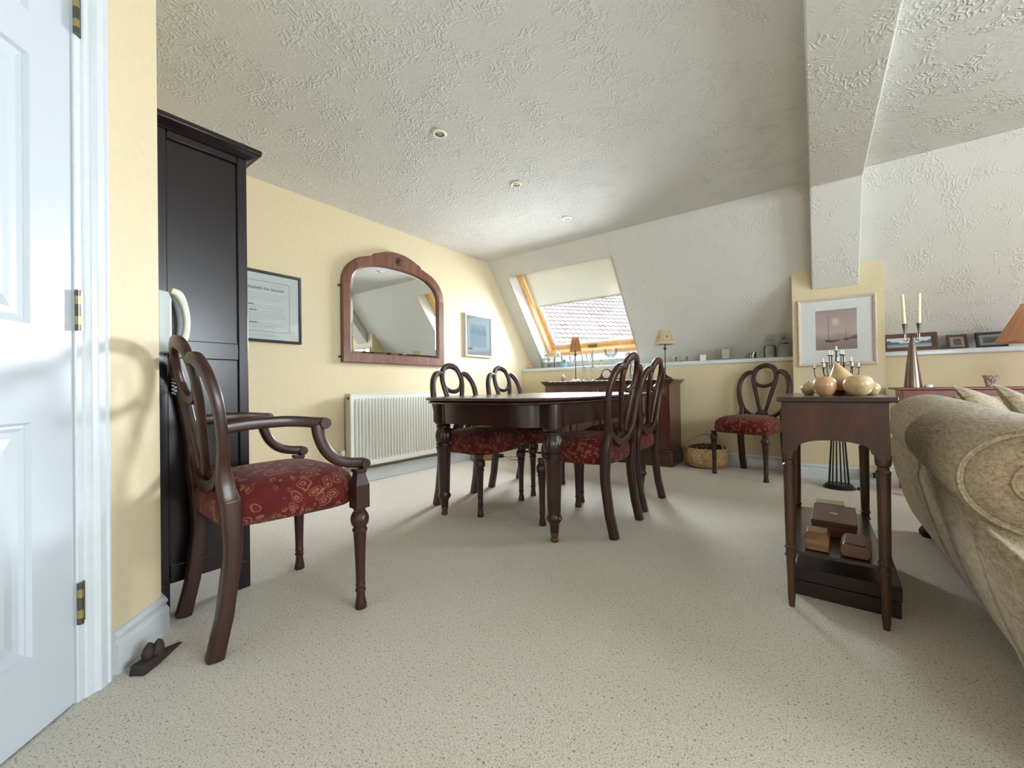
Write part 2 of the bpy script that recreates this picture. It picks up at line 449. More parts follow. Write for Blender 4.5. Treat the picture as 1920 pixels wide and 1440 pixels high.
m = MB(); m.grid(lambda u, v: (XL + (XR - XL) * u, YN + (5.0 - YN) * v, 0.0), 4, 4)
struct('floor', m, 'carpet', smooth=False)
m = MB(); m.quad((XL, YN, ZC), (XR, YN, ZC), (XR, YS, ZC), (XL, YS, ZC)); struct('ceiling', m, 'artex', smooth=False)
m = MB(); m.add([(XL, 0.385, 0), (XL, 5.0, 0), (XL, 5.0, ZC), (XL, 0.385, ZC)], [(0, 1, 2, 3)])
struct('wall_left', m, 'cream_wall', smooth=False)
m = MB(); m.box(XL, XR, YW, YW + 0.04, 0, LZ - 0.02); struct('wall_back', m, 'cream_wall', smooth=False)

# sloping wall with two skylight openings
WINS = [(-2.965, -1.655), (1.62, 2.93)]
S0, S1 = z2s(2.126), z2s(1.125)
m = MB(); xs = [XL, WINS[0][0], WINS[0][1], WINS[1][0], WINS[1][1], XR]; ss = [0, S0, S1, SL + 0.02]
for i in range(5):
    for j in range(3):
        if j == 1 and i in (1, 3): continue
        m.quad(sp(xs[i], ss[j]), sp(xs[i + 1], ss[j]), sp(xs[i + 1], ss[j + 1]), sp(xs[i], ss[j + 1]))
struct('wall_sloped', m, 'artex_soft', smooth=False)

def skylight(num, x0, x1, blind_s):
    D0 = 0.16
    m = MB(); t = 0.012
    def pbox(mb, xa, xb, sa, sb, da, db):
        v = [sp(x, s, d) for d in (da, db) for s in (sa, sb) for x in (xa, xb)]
        mb.add(v, [(0, 2, 3, 1), (4, 5, 7, 6), (0, 1, 5, 4), (2, 6, 7, 3), (0, 4, 6, 2), (1, 3, 7, 5)])
    def ring(mb, ins, w, da, db):
        a, b, c, d = x0 + ins, x1 - ins, S0 + ins, S1 - ins
        pbox(mb, a, a + w, c, d, da, db); pbox(mb, b - w, b, c, d, da, db)
        pbox(mb, a + w, b - w, c, c + w, da, db); pbox(mb, a + w, b - w, d - w, d, da, db)
    # plastered reveal is the root of the window
    pbox(m, x0 - t, x0, S0, S1, 0, D0 + 0.15); pbox(m, x1, x1 + t, S0, S1, 0, D0 + 0.15)
    pbox(m, x0, x1, S0 - t, S0, 0.001, D0 + 0.15); pbox(m, x0, x1, S1, S1 + t, 0.001, D0 + 0.15)
    root = struct('window_%d' % num, m, 'smooth_white', smooth=False)
    f = MB(); ring(f, 0.0, 0.045, D0, D0 + 0.15); fr = ob('window_frame', f, 'pine', root, bevel=0.004)
    f = MB(); ring(f, 0.047, 0.048, D0 + 0.085, D0 + 0.14); ob('sash', f, 'pine', root, bevel=0.004)
    f = MB(); ring(f, 0.0955, 0.018, D0 + 0.09, D0 + 0.13); ob('glazing_bead', f, 'smooth_white', root, bevel=0.002)
    g = MB(); g.quad(sp(x0 + .1, S0 + .1, D0 + .110), sp(x1 - .1, S0 + .1, D0 + .110), sp(x1 - .1, S1 - .1, D0 + .110), sp(x0 + .1, S1 - .1, D0 + .110))
    ob('pane', g, 'window_glass', root, smooth=False)
    if blind_s:
        b = MB()
        n = 24
        vs = []; 
        for j in range(9):
            for i in range(n + 1):
                x = x0 + .060 + (x1 - x0 - .115) * i / n
                vs.append(sp(x, S0 + .06 + (blind_s - S0 - .06) * j / 8, D0 + .066 + 0.004 * sin(i * 1.3 + j * .5)))
        b.add(vs, [(j * (n + 1) + i, j * (n + 1) + i + 1, (j + 1) * (n + 1) + i + 1, (j + 1) * (n + 1) + i) for j in range(8) for i in range(n)])
        bl = ob('roller_blind', b, 'blind_cloth', root)
        b = MB(); pbox(b, x0 + .056, x1 - .052, blind_s, blind_s + .014, D0 + .060, D0 + .076); ob('blind_bar', b, 'plastic_grey', bl)
        b = MB(); pbox(b, x0 + .050, x1 - .050, S0 + .047, S0 + .082, D0 + .045, D0 + .083); ob('blind_cassette', b, 'smooth_white', bl, bevel=.006)
        b = MB(); pbox(b, (x0 + x1) / 2 - .06, (x0 + x1) / 2 + .06, S1 - .08, S1 - .055, D0 + .06, D0 + .084); ob('window_handle', b, 'brass_old', root, bevel=.004)
    return root
skylight(1, WINS[0][0], WINS[0][1], z2s(1.70))
skylight(2, WINS[1][0], WINS[1][1], None)

# white ledge along the low wall (both sides of the pier)
for k, (a, b) in enumerate(((XL, -0.15), (0.437, XR))):
    m = MB(); m.box(a, b, YW - 0.015, YLB + 0.03, LZ - 0.043, LZ)
    struct('trim_%d' % (k + 1), m, 'gloss_white', bevel=0.012, segs=3)

# pier with the boxed rafter running up the slope and across the ceiling
PY = 4.245
m = MB(); zt = slope_z(PY)
m.loft([[(x, PY, 0), (x, YW, 0), (x, YLB, LZ), (x, PY, zt)] for x in (-0.15, 0.437)]); struct('wall_pier', m, 'cream_wall', smooth=False)
m = MB(); zf, yf, ze, yo = 2.228, 3.708, 1.57, PY - 0.004
prof = [(YN, zf), (yf, zf), (yo, ze), (yo, slope_z(yo) - 0.0), (YS, ZC + 0.0), (YN, ZC)]
m.loft([[(x, y, z) for y, z in prof] for x in (-0.012, 0.29)]); struct('trim_3', m, 'artex_soft', smooth=False, bevel=0.008)

# skirting boards
def skirting(name, a, b, nrm, cap=True):
    a = Vector((a[0], a[1], 0)); b = Vector((b[0], b[1], 0)); n = Vector((nrm[0], nrm[1], 0)).normalized()
    prof = [(0, 0), (.020, 0), (.020, .078), (.017, .084), (.013, .086), (.012, .096), (.016, .101), (.016, .108), (.011, .116), (.004, .120), (0, .120)]
    m = MB(); m.loft([[tuple(p + n * d + Vector((0, 0, z))) for d, z in prof] for p in (a, b)])
    return struct(name, m, 'gloss_white', ang=50)
skirting('baseboard_back', (-1.1, YW), (-0.15, YW), (0, -1))
skirting('baseboard_back_right', (0.437, YW), (XR, YW), (0, -1))
skirting('baseboard_pier', (-0.15, PY), (0.437, PY), (0, -1))
skirting('baseboard_left', (XL, 0.5), (XL, YW), (1, 0))

# near walls: diagonal wall with the door, and the wall the cupboard stands against
CX, CY = -1.761, 0.394
dd = Vector((1, -1, 0)).normalized(); dn = Vector((1, 1, 0)).normalized()
corner = Vector((CX, CY, 0))
def dg(t, z, o=0.0): return corner + dd * t + dn * o + Vector((0, 0, z))   # t metres along the diagonal wall from its outer corner
def dbox(mb, t0, t1, z0, z1, o0, o1):
    v = [dg(t, z, o) for o in (o0, o1) for z in (z0, z1) for t in (t0, t1)]
    mb.add(v, [(0, 2, 3, 1), (4, 5, 7, 6), (0, 1, 5, 4), (2, 6, 7, 3), (0, 4, 6, 2), (1, 3, 7, 5)])
T0, T1, DZ = 0.312, 1.09, 2.035      # door leaf from T0 to T1
m = MB()
dbox(m, 0, T0 - .035, 0, ZC, -0.1, 0); dbox(m, T1 + .035, 1.75, 0, ZC, -0.1, 0); dbox(m, T0 - .035, T1 + .035, DZ + .035, ZC, -0.1, 0)
struct('wall_diagonal', m, 'cream_wall', smooth=False)
m = MB(); m.box(XL, CX, CY - .1, CY, 0, ZC); struct('wall_behind_cupboard', m, 'cream_wall', smooth=False)
e = dg(1.75, 0)
m = MB(); m.box(e.x - .1, e.x, YN, e.y + .03, 0, ZC); struct('wall_hall', m, 'cream_wall', smooth=False)
# rear wall and right wall, each windowed, the rear window added for fill light
def wall_win(name, horiz, c, a0, a1, w0, w1, z0, z1, out):
    m = MB()
    def bx(p, q, za, zb):
        if horiz: m.box(p, q, min(c, c + out), max(c, c + out), za, zb)
        else: m.box(min(c, c + out), max(c, c + out), p, q, za, zb)
    bx(a0, w0, 0, ZC); bx(w1, a1, 0, ZC); bx(w0, w1, 0, z0); bx(w0, w1, z1, ZC)
    struct(name, m, 'cream_wall', smooth=False)
wall_win('wall_rear', True, YN, e.x - .1, XR, 1.6, 3.8, 0.7, 2.1, -.12)
wall_win('wall_right', False, XR, YN, 5.0, -0.3, 2.7, 0.75, 2.1, .12)
def casement(num, horiz, c, a0, a1, z0, z1):
    def bx(mb, p, q, za, zb, d0=.03, d1=.08):
        s = -1 if horiz else 1
        if horiz: mb.box(p, q, min(c + s * d0, c + s * d1), max(c + s * d0, c + s * d1), za, zb)
        else: mb.box(c + d0, c + d1, p, q, za, zb)
    m = MB(); w = .06
    bx(m, a0, a0 + w, z0, z1); bx(m, a1 - w, a1, z0, z1); bx(m, a0 + w, a1 - w, z0, z0 + w); bx(m, a0 + w, a1 - w, z1 - w, z1)
    mid = (a0 + a1) / 2; bx(m, mid - .03, mid + .03, z0 + w, z1 - w)
    r = struct('window_%d' % num, m, 'gloss_white', bevel=.005)
    g = MB(); bx(g, a0 + w, mid - .03, z0 + w, z1 - w, .05, .054); bx(g, mid + .03, a1 - w, z0 + w, z1 - w, .05, .054)
    ob('pane', g, 'window_glass', r, smooth=False)
casement(4, True, YN, 1.6, 3.8, 0.7, 2.1)  # added unseen window for the rear fill lamp
casement(3, False, XR, -0.3, 2.7, 0.75, 2.1)

# skirting on the diagonal wall, returning round the outer corner
prof = [(0, 0), (.020, 0), (.020, .078), (.017, .084), (.013, .086), (.012, .096), (.016, .101), (.016, .108), (.011, .116), (.004, .120), (0, .120)]
m = MB()
rings = []
rings.append([tuple(dg(T0 - .108, z, d)) for d, z in prof])
k = math.tan(radians(22.5))
rings.append([tuple(dg(-d * k, z, d)) for d, z in prof])
rings.append([(CX - .14, CY + d, z) for d, z in prof])
m.loft(rings); struct('baseboard_diagonal', m, 'gloss_white', ang=50)

# door lining, stop and architrave
m = MB()
dbox(m, T0 - .035, T0 - .003, 0, DZ + .003, -.1, 0.002); dbox(m, T1 + .003, T1 + .035, 0, DZ + .003, -.1, 0.002); dbox(m, T0 - .035, T1 + .035, DZ + .003, DZ + .035, -.1, 0.002)
struct('trim_4', m, 'gloss_white', bevel=.003)
m = MB()
aprof = [(0.0, 0), (0.0, .012), (.006, .020), (.012, .021), (.018, .017), (.022, .019), (.040, .019), (.046, .015), (.050, .010), (.060, .008), (.066, .006), (.070, 0)]
def arch(tE, sgn):
    a = [[tuple(dg(tE + sgn * (.070 - w), z - 0.0, o)) for w, o in aprof] for z in (0, DZ + .02)]
    a[1] = [tuple(dg(tE + sgn * (.070 - w), DZ + .02 + (.070 - w), o)) for w, o in aprof]; return a
ra = arch(T0 - .022, -1); rb = arch(T1 + .022, 1)
m.loft([ra[0], ra[1], rb[1], rb[0]]); struct('trim_5', m, 'gloss_white', ang=25)

# the door leaf: moulded six-panel style, hung on three hinges
root = MB(); 
def panel_door():
    W = T1 - T0
    zsplits = [(0.19, 0.735), (0.965, 1.60), (1.70, 1.90)]
    ys = [(0.105, W / 2 - .05), (W / 2 + .05, W - .105)]
    m = MB(); F = -.004; B = -.044
    tcuts = sorted({0, W, *[v for a in ys for v in a]}); zc = sorted({0.006, DZ, *[v for a in zsplits for v in a]})
    def is_panel(a, b, c, d):
        return any(abs(a - p[0]) < 1e-6 and abs(b - p[1]) < 1e-6 for p in ys) and any(abs(c - p[0]) < 1e-6 and abs(d - p[1]) < 1e-6 for p in zsplits)
    for i in range(len(tcuts) - 1):
        for j in range(len(zc) - 1):
            a, b, c, d = tcuts[i], tcuts[i + 1], zc[j], zc[j + 1]
            if not is_panel(a, b, c, d):
                m.add([dg(T0 + a, c, F), dg(T0 + b, c, F), dg(T0 + b, d, F), dg(T0 + a, d, F)], [(0, 1, 2, 3)])
            else:
                steps = [(0, F), (.006, F - .008), (.012, F - .006), (.020, F - .010), (.034, F - .010), (.058, F - .002)]
                rr = [[dg(T0 + a + s, c + s, o), dg(T0 + b - s, c + s, o), dg(T0 + b - s, d - s, o), dg(T0 + a + s, d - s, o)] for s, o in steps]
                m.loft(rr, cap0=False, cap1=True)
    dbox(m, T0, T1, 0.006, DZ, B, B + .004)
    m.add([dg(T0, .006, F), dg(T0, DZ, F), dg(T0, DZ, B), dg(T0, .006, B)], [(0, 1, 2, 3)])
    m.add([dg(T1, .006, F), dg(T1, DZ, F), dg(T1, DZ, B), dg(T1, .006, B)], [(0, 1, 2, 3)])
    return m
door = struct('door_1', panel_door(), 'door_paint', ang=12)
for hz in (0.257, 1.017, 1.795):
    m = MB(); c0 = dg(T0 - .004, 0, .008)
    for q, (a, b) in enumerate(((-.053, -.037), (-.016, .016), (.037, .053))):
        m.lathe([(0, a), (.0068, a), (.0068, b), (0, b)], 12, (c0.x, c0.y, hz))
    dbox(m, T0 - .022, T0 - .004, hz - .052, hz + .052, .002, .0045)
    h = ob('hinge', m, 'steel', door)
    m = MB()
    for a, b in ((-.037, -.016), (.016, .037)): m.lathe([(0, a), (.0064, a), (.0064, b), (0, b)], 12, (c0.x, c0.y, hz))
    k_ = ob('knuckle', m, 'brass', h); k_['label'] = 'brass knuckles'
m = MB(); c0 = dg(T1 - .06, 0, .05)
m.tube([tuple(dg(T1 - .06, 1.0, -.004)), tuple(dg(T1 - .06, 1.0, .05)), tuple(dg(T1 - .09, 1.0, .055)), tuple(dg(T1 - .17, 1.0, .052))], .009, 8)
ob('door_handle', m, 'brass', door)

# recessed ceiling lights
for i, y in enumerate((1.695, 2.466, 3.24)):
    lab = ['small round ceiling spotlight nearest the tall dark cupboard', 'middle small round ceiling spotlight in the row of three', 'small round ceiling spotlight nearest the skylight'][i]
    t = thing('ceiling_spotlight', lab, 'ceiling light', (-1.768, y, ZC), group='recessed spotlights in the ceiling')
    m = MB(); m.lathe([(.043, -.0001), (.043, -.004), (.038, -.008), (.028, -.007), (.026, -.002), (.025, -.0001)], 24, closed=True); ob('trim_ring', m, 'plastic_white', t)
    m = MB(); m.lathe([(.026, -.0002), (.025, -.0035), (.019, -.0015), (.019, -.0002)], 20, closed=True); ob('reflector', m, 'steel', t)
    m = MB(); m.lathe([(0, -.0002), (.019, -.0002), (.019, -.0014), (.012, -.003), (0, -.0036)], 20); ob('lamp', m, 'silver', t)

# the neighbour's pantiled roof seen through the skylight
def neighbour():
    dr = Vector((0.62, 0.785, 0)).normalized(); nh = Vector((dr.y, -dr.x, 0)); P0 = Vector((-5.0, 10.9, 0.6))
    upv = (-nh * cos(radians(38)) + Vector((0, 0, sin(radians(38))))).normalized(); nn = dr.cross(upv).normalized()
    if nn.z < 0: nn = -nn
    m = MB(); rows = 34; L = .30; wv = .215; ncol = 44
    for r in range(rows):
        vs = []; off = 0
        steps = ncol * 6
        for j, (s, h) in enumerate(((0, .0), (0, .050), (L, .010))):
            for i in range(steps + 1):
                a = i / 6 * 2 * pi
                w = 0.020 * (sin(a) + .35 * sin(2 * a + .6))
                u = (i / 6 - ncol / 2) * wv
                vs.append(P0 + dr * u + upv * (r * L + s) + nn * (h + w if j else w + 0.0))
        n = steps + 1
        m.add(vs, [(j * n + i, j * n + i + 1, (j + 1) * n + i + 1, (j + 1) * n + i) for j in range(2) for i in range(steps)])
    o = ob('neighbour_roof', m, 'roof_tile', None, smooth=False)
    tag(o, 'wavy terracotta tiled roof of the house outside the skylight', 'roof')
neighbour()
# ================================================================ CHAIRS (front of the chair is +Y, origin on the floor at its middle)
def back_y(z):      # rake of the back
    pts = [(0.0, -.232), (.12, -.205), (.30, -.182), (.46, -.186), (.60, -.200), (.78, -.226), (.98, -.268)]
    for (a, ya), (b, yb) in zip(pts, pts[1:]):
        if z <= b: return ya + (yb - ya) * (z - a) / (b - a)
    return pts[-1][1]
def bk(x, z, o=0.0): return (x, back_y(z) - 0.018 * (1 - (x / .22) ** 2) + o, z)

def seat_mesh(wf, wr, yf, yr, z0, post=False):
    rings = []; n = 56
    prof = [(.80, 0), (.93, .004), (.985, .018), (1.0, .045), (.992, .075), (.95, .103), (.86, .125), (.70, .141), (.5, .150), (.25, .155), (.02, .157)]
    cy = (yf + yr) / 2; hy = (yf - yr) / 2
    for s, z in prof:
        r = []
        for j in range(n):
            a = 2 * pi * j / n; cx, sy = cos(a), sin(a); e = .42
            yy = abs(sy) ** e * (1 if sy > 0 else -1); xx = abs(cx) ** e * (1 if cx > 0 else -1)
            bow = .018 * (1 - xx * xx) if yy > 0 else 0
            y = cy + (hy * yy + bow * max(0, yy)) * s
            w = wr + (wf - wr) * ((y - yr) / (yf - yr))
            r.append((xx * w * s, y, z0 + z + .012 * (1 - s) * 0))
        rings.append(r)
    m = MB(); m.loft(rings); return m

def frontleg_mesh(x, y, zt=.385, block=False):
    m = MB()
    def fl_(z, a):
        if .296 < z < .352: return .07 * (abs(cos(4 * a)) - .5)
        if .10 < z < .285: return .045 * (abs(cos(4 * a)) - .5)
        if z < .05: return .06 * (abs(cos(4 * a)) - .5)
        return 0
    pr = [(.0, 0), (.0185, 0), (.0205, .006), (.0195, .018), (.0165, .035), (.0150, .052), (.0150, .060), (.0185, .064), (.0185, .070), (.0155, .074), (.0155, .080), (.0175, .083), (.0175, .087),
          (.0158, .092), (.0172, .15), (.0195, .22), (.0225, .272), (.0235, .280), (.0265, .284), (.0265, .290), (.0235, .293), (.0215, .297), (.0245, .302), (.0300, .312), (.0325, .326), (.0300, .340), (.0250, .350), (.0205, .355), (.0205, .360), (.0235, .365), (.0235, zt)]
    m.lathe(pr, 32, (x, y, 0), flute=fl_)
    if block:
        m.box(x - .026, x + .026, y - .026, y + .026, .368, .452)
        m.loft([[(x - s, y - s, z), (x + s, y - s, z), (x + s, y + s, z), (x - s, y + s, z)] for s, z in ((.026, .452), (.024, .458), (.017, .487), (.0165, .495), (.020, .499), (.020, .510))])
    return m
def rearleg_mesh(s, x=.185):
    m = MB(); pts = cr([(0.0, .235, .042), (.12, .206, .040), (.28, .180, .042), (.44, .178, .050), (.465, .18, .048), (.50, .18, .030)], 4)
    m.ribbon([(s * (x + .004 * (1 - z / .5)), back_y(z), z) for z, _, w in pts], [.046 if p[0] < .466 else .028 for p in pts], [w + .004 for _, _, w in pts], (0, 1, 0), 12, ex=.35)
    return m

def stile(s):       # outer loop of the back: up from the seat, round, into the ring
    m = MB()
    p = cr([(.186, .435, .030, .030), (.184, .462, .045, .047), (.176, .52, .043, .046), (.180, .58, .042, .034), (.200, .64, .040, .030), (.213, .72, .037, .029), (.212, .79, .037, .029),
            (.195, .85, .038, .029), (.164, .890, .040, .030), (.132, .904, .038, .030), (.098, .898, .034, .027)], 5)
    m.ribbon([bk(s * x, z) for x, z, w, t in p], [q[2] for q in p], [q[3] for q in p], (0, 1, 0), 12, ex=.42)
    return m
def back_frame_mesh():
    m = MB()
    for s in (-1, 1):
        q = stile(s); m.add(q.v, q.f)
    p = cr([(-.182, .595, .030), (-.150, .548, .032), (-.095, .508, .036), (-.045, .491, .040), (0, .486, .044), (.045, .491, .040), (.095, .508, .036), (.150, .548, .032), (.182, .595, .030)], 5)
    m.ribbon([bk(x, z) for x, z, w in p], [q[2] for q in p], .024, (0, 1, 0), 12, ex=.5)
    return m
def splat_mesh():
    m = MB()
    half = [(.022, .545, .026), (.038, .60, .028), (.058, .68, .031), (.080, .76, .034), (.095, .83, .037), (.095, .88, .038), (.075, .930, .040), (.040, .954, .042), (0, .962, .043)]
    full = [(-x, z, w) for x, z, w in half] + [(x, z, w) for x, z, w in reversed(half[:-1])]
    p = cr(full, 5)
    m.ribbon([bk(x, z, .001) for x, z, w in p], [q[2] for q in p], .025, (0, 1, 0), 12, ex=.5)
    p = cr([(-.092, .838, .024), (-.070, .800, .026), (-.036, .780, .030), (0, .774, .032), (.036, .780, .030), (.070, .800, .026), (.092, .838, .024)], 5)
    m.ribbon([bk(x, z, .001) for x, z, w in p], [q[2] for q in p], .023, (0, 1, 0), 12, ex=.5)
    return m
def shell_mesh():
    m = MB(); n = 28
    rings = []
    for s, d in ((1.0, 0), (.98, .010), (.6, .015), (.1, .017)):
        r = []
        for j in range(n):
            a = pi * j / (n - 1); rad = .056 * s * (1 + .07 * abs(sin(4.5 * a)))
            r.append(bk(rad * cos(a), .506 + rad * sin(a) * .9, .010 + d * (1 + .25 * abs(sin(4.5 * a)))))
        rings.append(r)
    m.loft(rings); return m

def chair_common(t, block):
    ob('back_frame', back_frame_mesh(), 'mahogany', t, ang=50)
    sp_ = ob('splat', splat_mesh(), 'mahogany', t, ang=50)
    ob('carved_shell', shell_mesh(), 'mahogany', sp_, ang=20)
    for s in (-1, 1): ob('leg', rearleg_mesh(s), 'mahogany', t, ang=50)

def side_chair(label):
    t = thing('dining_chair', label, 'chair', group='dining chairs without arms')
    ob('seat', seat_mesh(.246, .198, .222, -.205, .372), 'tapestry', t, ang=60)
    chair_common(t, False)
    for s in (-1, 1): ob('leg', frontleg_mesh(s * .219, .192), 'mahogany', t, ang=30)
    return t
def arm_chair(label):
    t = thing('armchair', label, 'armchair')
    ob('seat', seat_mesh(.250, .203, .225, -.215, .372), 'tapestry', t, ang=60)
    chair_common(t, True)
    for s in (-1, 1): ob('leg', frontleg_mesh(s * .262, .197, block=True), 'mahogany', t, ang=30)
    for s in (-1, 1):
        m = MB()
        p = cr([(.203, -.200, .690, .030), (.210, -.13, .697, .030), (.219, -.03, .698, .034), (.243, .045, .690, .040), (.256, .072, .688, .044)], 6)
        m.ribbon([(s * x, y, z) for x, y, z, w in p], [q[3] for q in p], .036, (0, 0, 1), 12, ex=.5)
        m.lathe([(0, -.024), (.018, -.024), (.020, -.018), (.020, .018), (.018, .024), (0, .024)], 16, M=Matrix.Translation((s * .255, .070, .686)) @ Matrix.Rotation(pi / 2, 4, 'Y'))
        a = ob('arm', m, 'mahogany', t, ang=50)
        m = MB()
        p = cr([(.255, .050, .682, .034), (.256, .056, .640, .032), (.258, .078, .590, .032), (.260, .115, .553, .032), (.262, .160, .537, .032), (.262, .212, .530, .032)], 6)
        m.ribbon([(s * x, y, z) for x, y, z, w in p], .036, [q[3] + .005 for q in p], (0, .6, .8), 12, ex=.6)
        m.lathe([(0, -.022), (.017, -.022), (.019, -.017), (.019, .017), (.017, .022), (0, .022)], 16, M=Matrix.Translation((s * .262, .214, .527)) @ Matrix.Rotation(pi / 2, 4, 'Y'))
        ob('arm_support', m, 'mahogany', a, ang=50)
    return t

c1 = side_chair('dining chair on the radiator side of the table, nearest the cupboard, back to the radiator')
c1.location = (-1.872, 2.135, 0); c1.rotation_euler = (0, 0, -pi / 2)
dup(c1, (-1.872, 2.725, 0), -pi / 2, 'dining chair on the radiator side of the table, nearest the sideboard and small blue picture')
dup(c1, (-1.085, 2.215, 0), pi / 2, 'dining chair on the open side of the table, in front, nearest the camera')
dup(c1, (-1.115, 2.765, 0), pi / 2, 'dining chair on the open side of the table, farther back, before the sideboard door')
dup(c1, (-.465, 4.118, 0), pi - radians(21.5), 'dining chair standing alone against the back wall beside the woven basket')
ac = arm_chair('mahogany armchair with curved arms and red tapestry seat by the cupboard')
ac.location = (-1.626, .690, 0); ac.rotation_euler = (0, 0, radians(-3.6))

# ================================================================ DINING TABLE
TC = (-1.495, 2.475)
t = thing('dining_table', 'dark mahogany dining table with rounded ends and fluted turned legs', 'table', (TC[0], TC[1], 0))
def tout(hx_, hy_, n=72, e=.50):
    o = []
    for j in range(n):
        a = 2 * pi * j / n; c, s = cos(a), sin(a)
        x = hx_ * abs(c) ** .34 * (1 if c > 0 else -1); y = hy_ * abs(s) ** e * (1 if s > 0 else -1)
        o.append((x, y))
    return o
m = MB(); HX, HY = .505, .865
rings = []
for ins, z in ((.045, .708), (.018, .709), (.010, .714), (.012, .719), (.022, .722), (.018, .726), (.004, .729), (0, .734), (.002, .740), (.008, .744), (.016, .745), (.2, .745)):
    rings.append([(x, y, z) for x, y in tout(HX - ins, HY - ins)])
m.loft(rings); ob('tabletop', m, 'mahogany_top', t, ang=40)
m = MB()
a = tout(HX - .075, HY - .105); b = tout(HX - .10, HY - .130)
m.loft([[(x, y, z) for x, y in q] for q, z in ((a, .588), (a, .709), (b, .709), (b, .588))], closed=True)
m.add([(x, y, .7081) for x, y in b], [tuple(range(len(b)))])
ob('apron', m, 'mahogany_table', t, ang=40)
for sx in (-1, 1):
    for sy in (-1, 1):
        m = MB(); x, y = sx * .402, sy * .655
        def fl2(z, a_):
            if .462 < z < .545: return .09 * (abs(cos(5 * a_)) - .5)
            return 0
        pr = [(.0, .048), (.0215, .048), (.024, .075), (.026, .092), (.033, .105), (.040, .116), (.041, .124), (.036, .134), (.033, .142), (.034, .155), (.0385, .28), (.0435, .405), (.047, .418), (.050, .424), (.050, .431), (.044, .436), (.044, .441), (.049, .446), (.049, .452), (.041, .457),
              (.046, .466), (.0505, .485), (.051, .508), (.046, .528), (.038, .544), (.036, .550), (.045, .555), (.045, .561), (.040, .566), (.052, .576), (.054, .584), (.048, .59), (.0, .59)]
        m.lathe(pr, 40, (x, y, 0), flute=fl2)
        bl = []
        for j in range(24):
            q = 2 * pi * j / 24; bl.append((x + .052 * abs(cos(q)) ** .5 * (1 if cos(q) > 0 else -1), y + .052 * abs(sin(q)) ** .5 * (1 if sin(q) > 0 else -1)))
        m.prism(bl, .586, .7085)
        lg = ob('leg', m, 'mahogany_table', t, ang=30)
        m = MB(); m.lathe([(0, 0), (.017, 0), (.021, .006), (.021, .014), (.017, .019), (.0165, .024), (.0195, .034), (.0225, .05), (0, .05)], 24, (x, y, 0))
        f = ob('ferrule', m, 'brass_old', lg, ang=30); f['label'] = 'brass foot'

# ================================================================ SIDEBOARD (front face towards -Y)
t = thing('sideboard', 'long mahogany sideboard with drawers and arched door panels under the skylight', 'sideboard', (-1.85, 4.28, 0))
def L(mb, x0, x1, y0, y1, z0, z1): mb.box(x0 + 1.85, x1 + 1.85, y0 - 4.28, y1 - 4.28, z0, z1)
X0, X1, YF, YB_ = -2.555, -1.135, 4.095, 4.475
m = MB(); L(m, X0 - .035, X1 + .045, YF - .045, YB_, .838, .858); L(m, X0 - .022, X1 + .03, YF - .03, YB_, .824, .838); L(m, X0 - .010, X1 + .015, YF - .015, YB_, .808, .824)
ob('top', m, 'sideboard_top', t, bevel=.006, segs=3)
m = MB(); L(m, X0, X1, YF, YB_, .155, .808); ob('carcass', m, 'sideboard_wood', t, bevel=.003)
m = MB(); L(m, X0 - .018, X1 + .018, YF - .018, YB_, 0, .135); L(m, X0 - .010, X1 + .010, YF - .010, YB_, .135, .155); ob('plinth', m, 'sideboard_top', t, bevel=.008, segs=3)
xs = [X0 + .02, -2.215, -1.855, -1.475, X1 - .02]
for i in range(4):
    a, b = xs[i] + .015, xs[i + 1] - .015
    m = MB(); L(m, a, b, YF - .014, YF - .001, .675, .790); L(m, a + .02, b - .02, YF - .018, YF - .012, .692, .773)
    d = ob('drawer', m, 'sideboard_wood', t, bevel=.003)
    m = MB(); m.lathe([(0, 0), (.010, 0), (.009, .008), (.020, .016), (.022, .024), (.014, .032), (0, .034)], 20, M=Matrix.Translation(((a + b) / 2 + 1.85, YF - .018 - 4.28, .733)) @ Matrix.Rotation(pi / 2, 4, 'X'))
    ob('knob', m, 'sideboard_top', d)
for i in range(4):
    a, b = xs[i] + .012, xs[i + 1] - .012; z0, z1 = .185, .655
    m = MB()
    w = .055; ia, ib = a + w, b - w; iz0 = z0 + w; zc = z1 - w - (ib - ia) * .30
    # frame with an arched opening, loft of outer rectangle to arch outline
    n = 13; arch = [(ib - (ib - ia) / 2 + (ib - ia) / 2 * cos(pi * k / (n - 1)), zc + (z1 - w - zc) * sin(pi * k / (n - 1))) for k in range(n)]
    inner = [(ib, iz0)] + arch + [(ia, iz0)]
    outer = [(b, z0)] + [(b - (b - a) * k / (n - 1), z1) for k in range(n)] + [(a, z0)]
    def P3(q, y): return [(x + 1.85, y - 4.28, z) for x, z in q]
    m.loft([P3(outer, YF - .001), P3(outer, YF - .018), P3(inner, YF - .018), P3([(x, z) for x, z in inner], YF - .006)], cap0=False, cap1=True)
    d = ob('door', m, 'sideboard_wood', t, ang=25)
    s = .012; cxm = (ia + ib) / 2; cz = (iz0 + z1 - w) / 2
    q = [(cxm + (x - cxm) * .84, cz + (z - cz) * .88) for x, z in inner]; q2 = [(cxm + (x - cxm) * .72, cz + (z - cz) * .80) for x, z in inner]
    m = MB(); m.loft([P3(q, YF - .006), P3(q, YF - .010), P3(q2, YF - .015)], cap0=False, cap1=True); ob('arched_panel', m, 'sideboard_wood', d, ang=25)
    kx = a + .026 if i % 2 else b - .026
    m = MB(); m.lathe([(0, 0), (.009, 0), (.011, .012), (.015, .018), (0, .024)], 16, M=Matrix.Translation((kx + 1.85, YF - .018 - 4.28, .45)) @ Matrix.Rotation(pi / 2, 4, 'X')); ob('knob', m, 'brass_old', d)

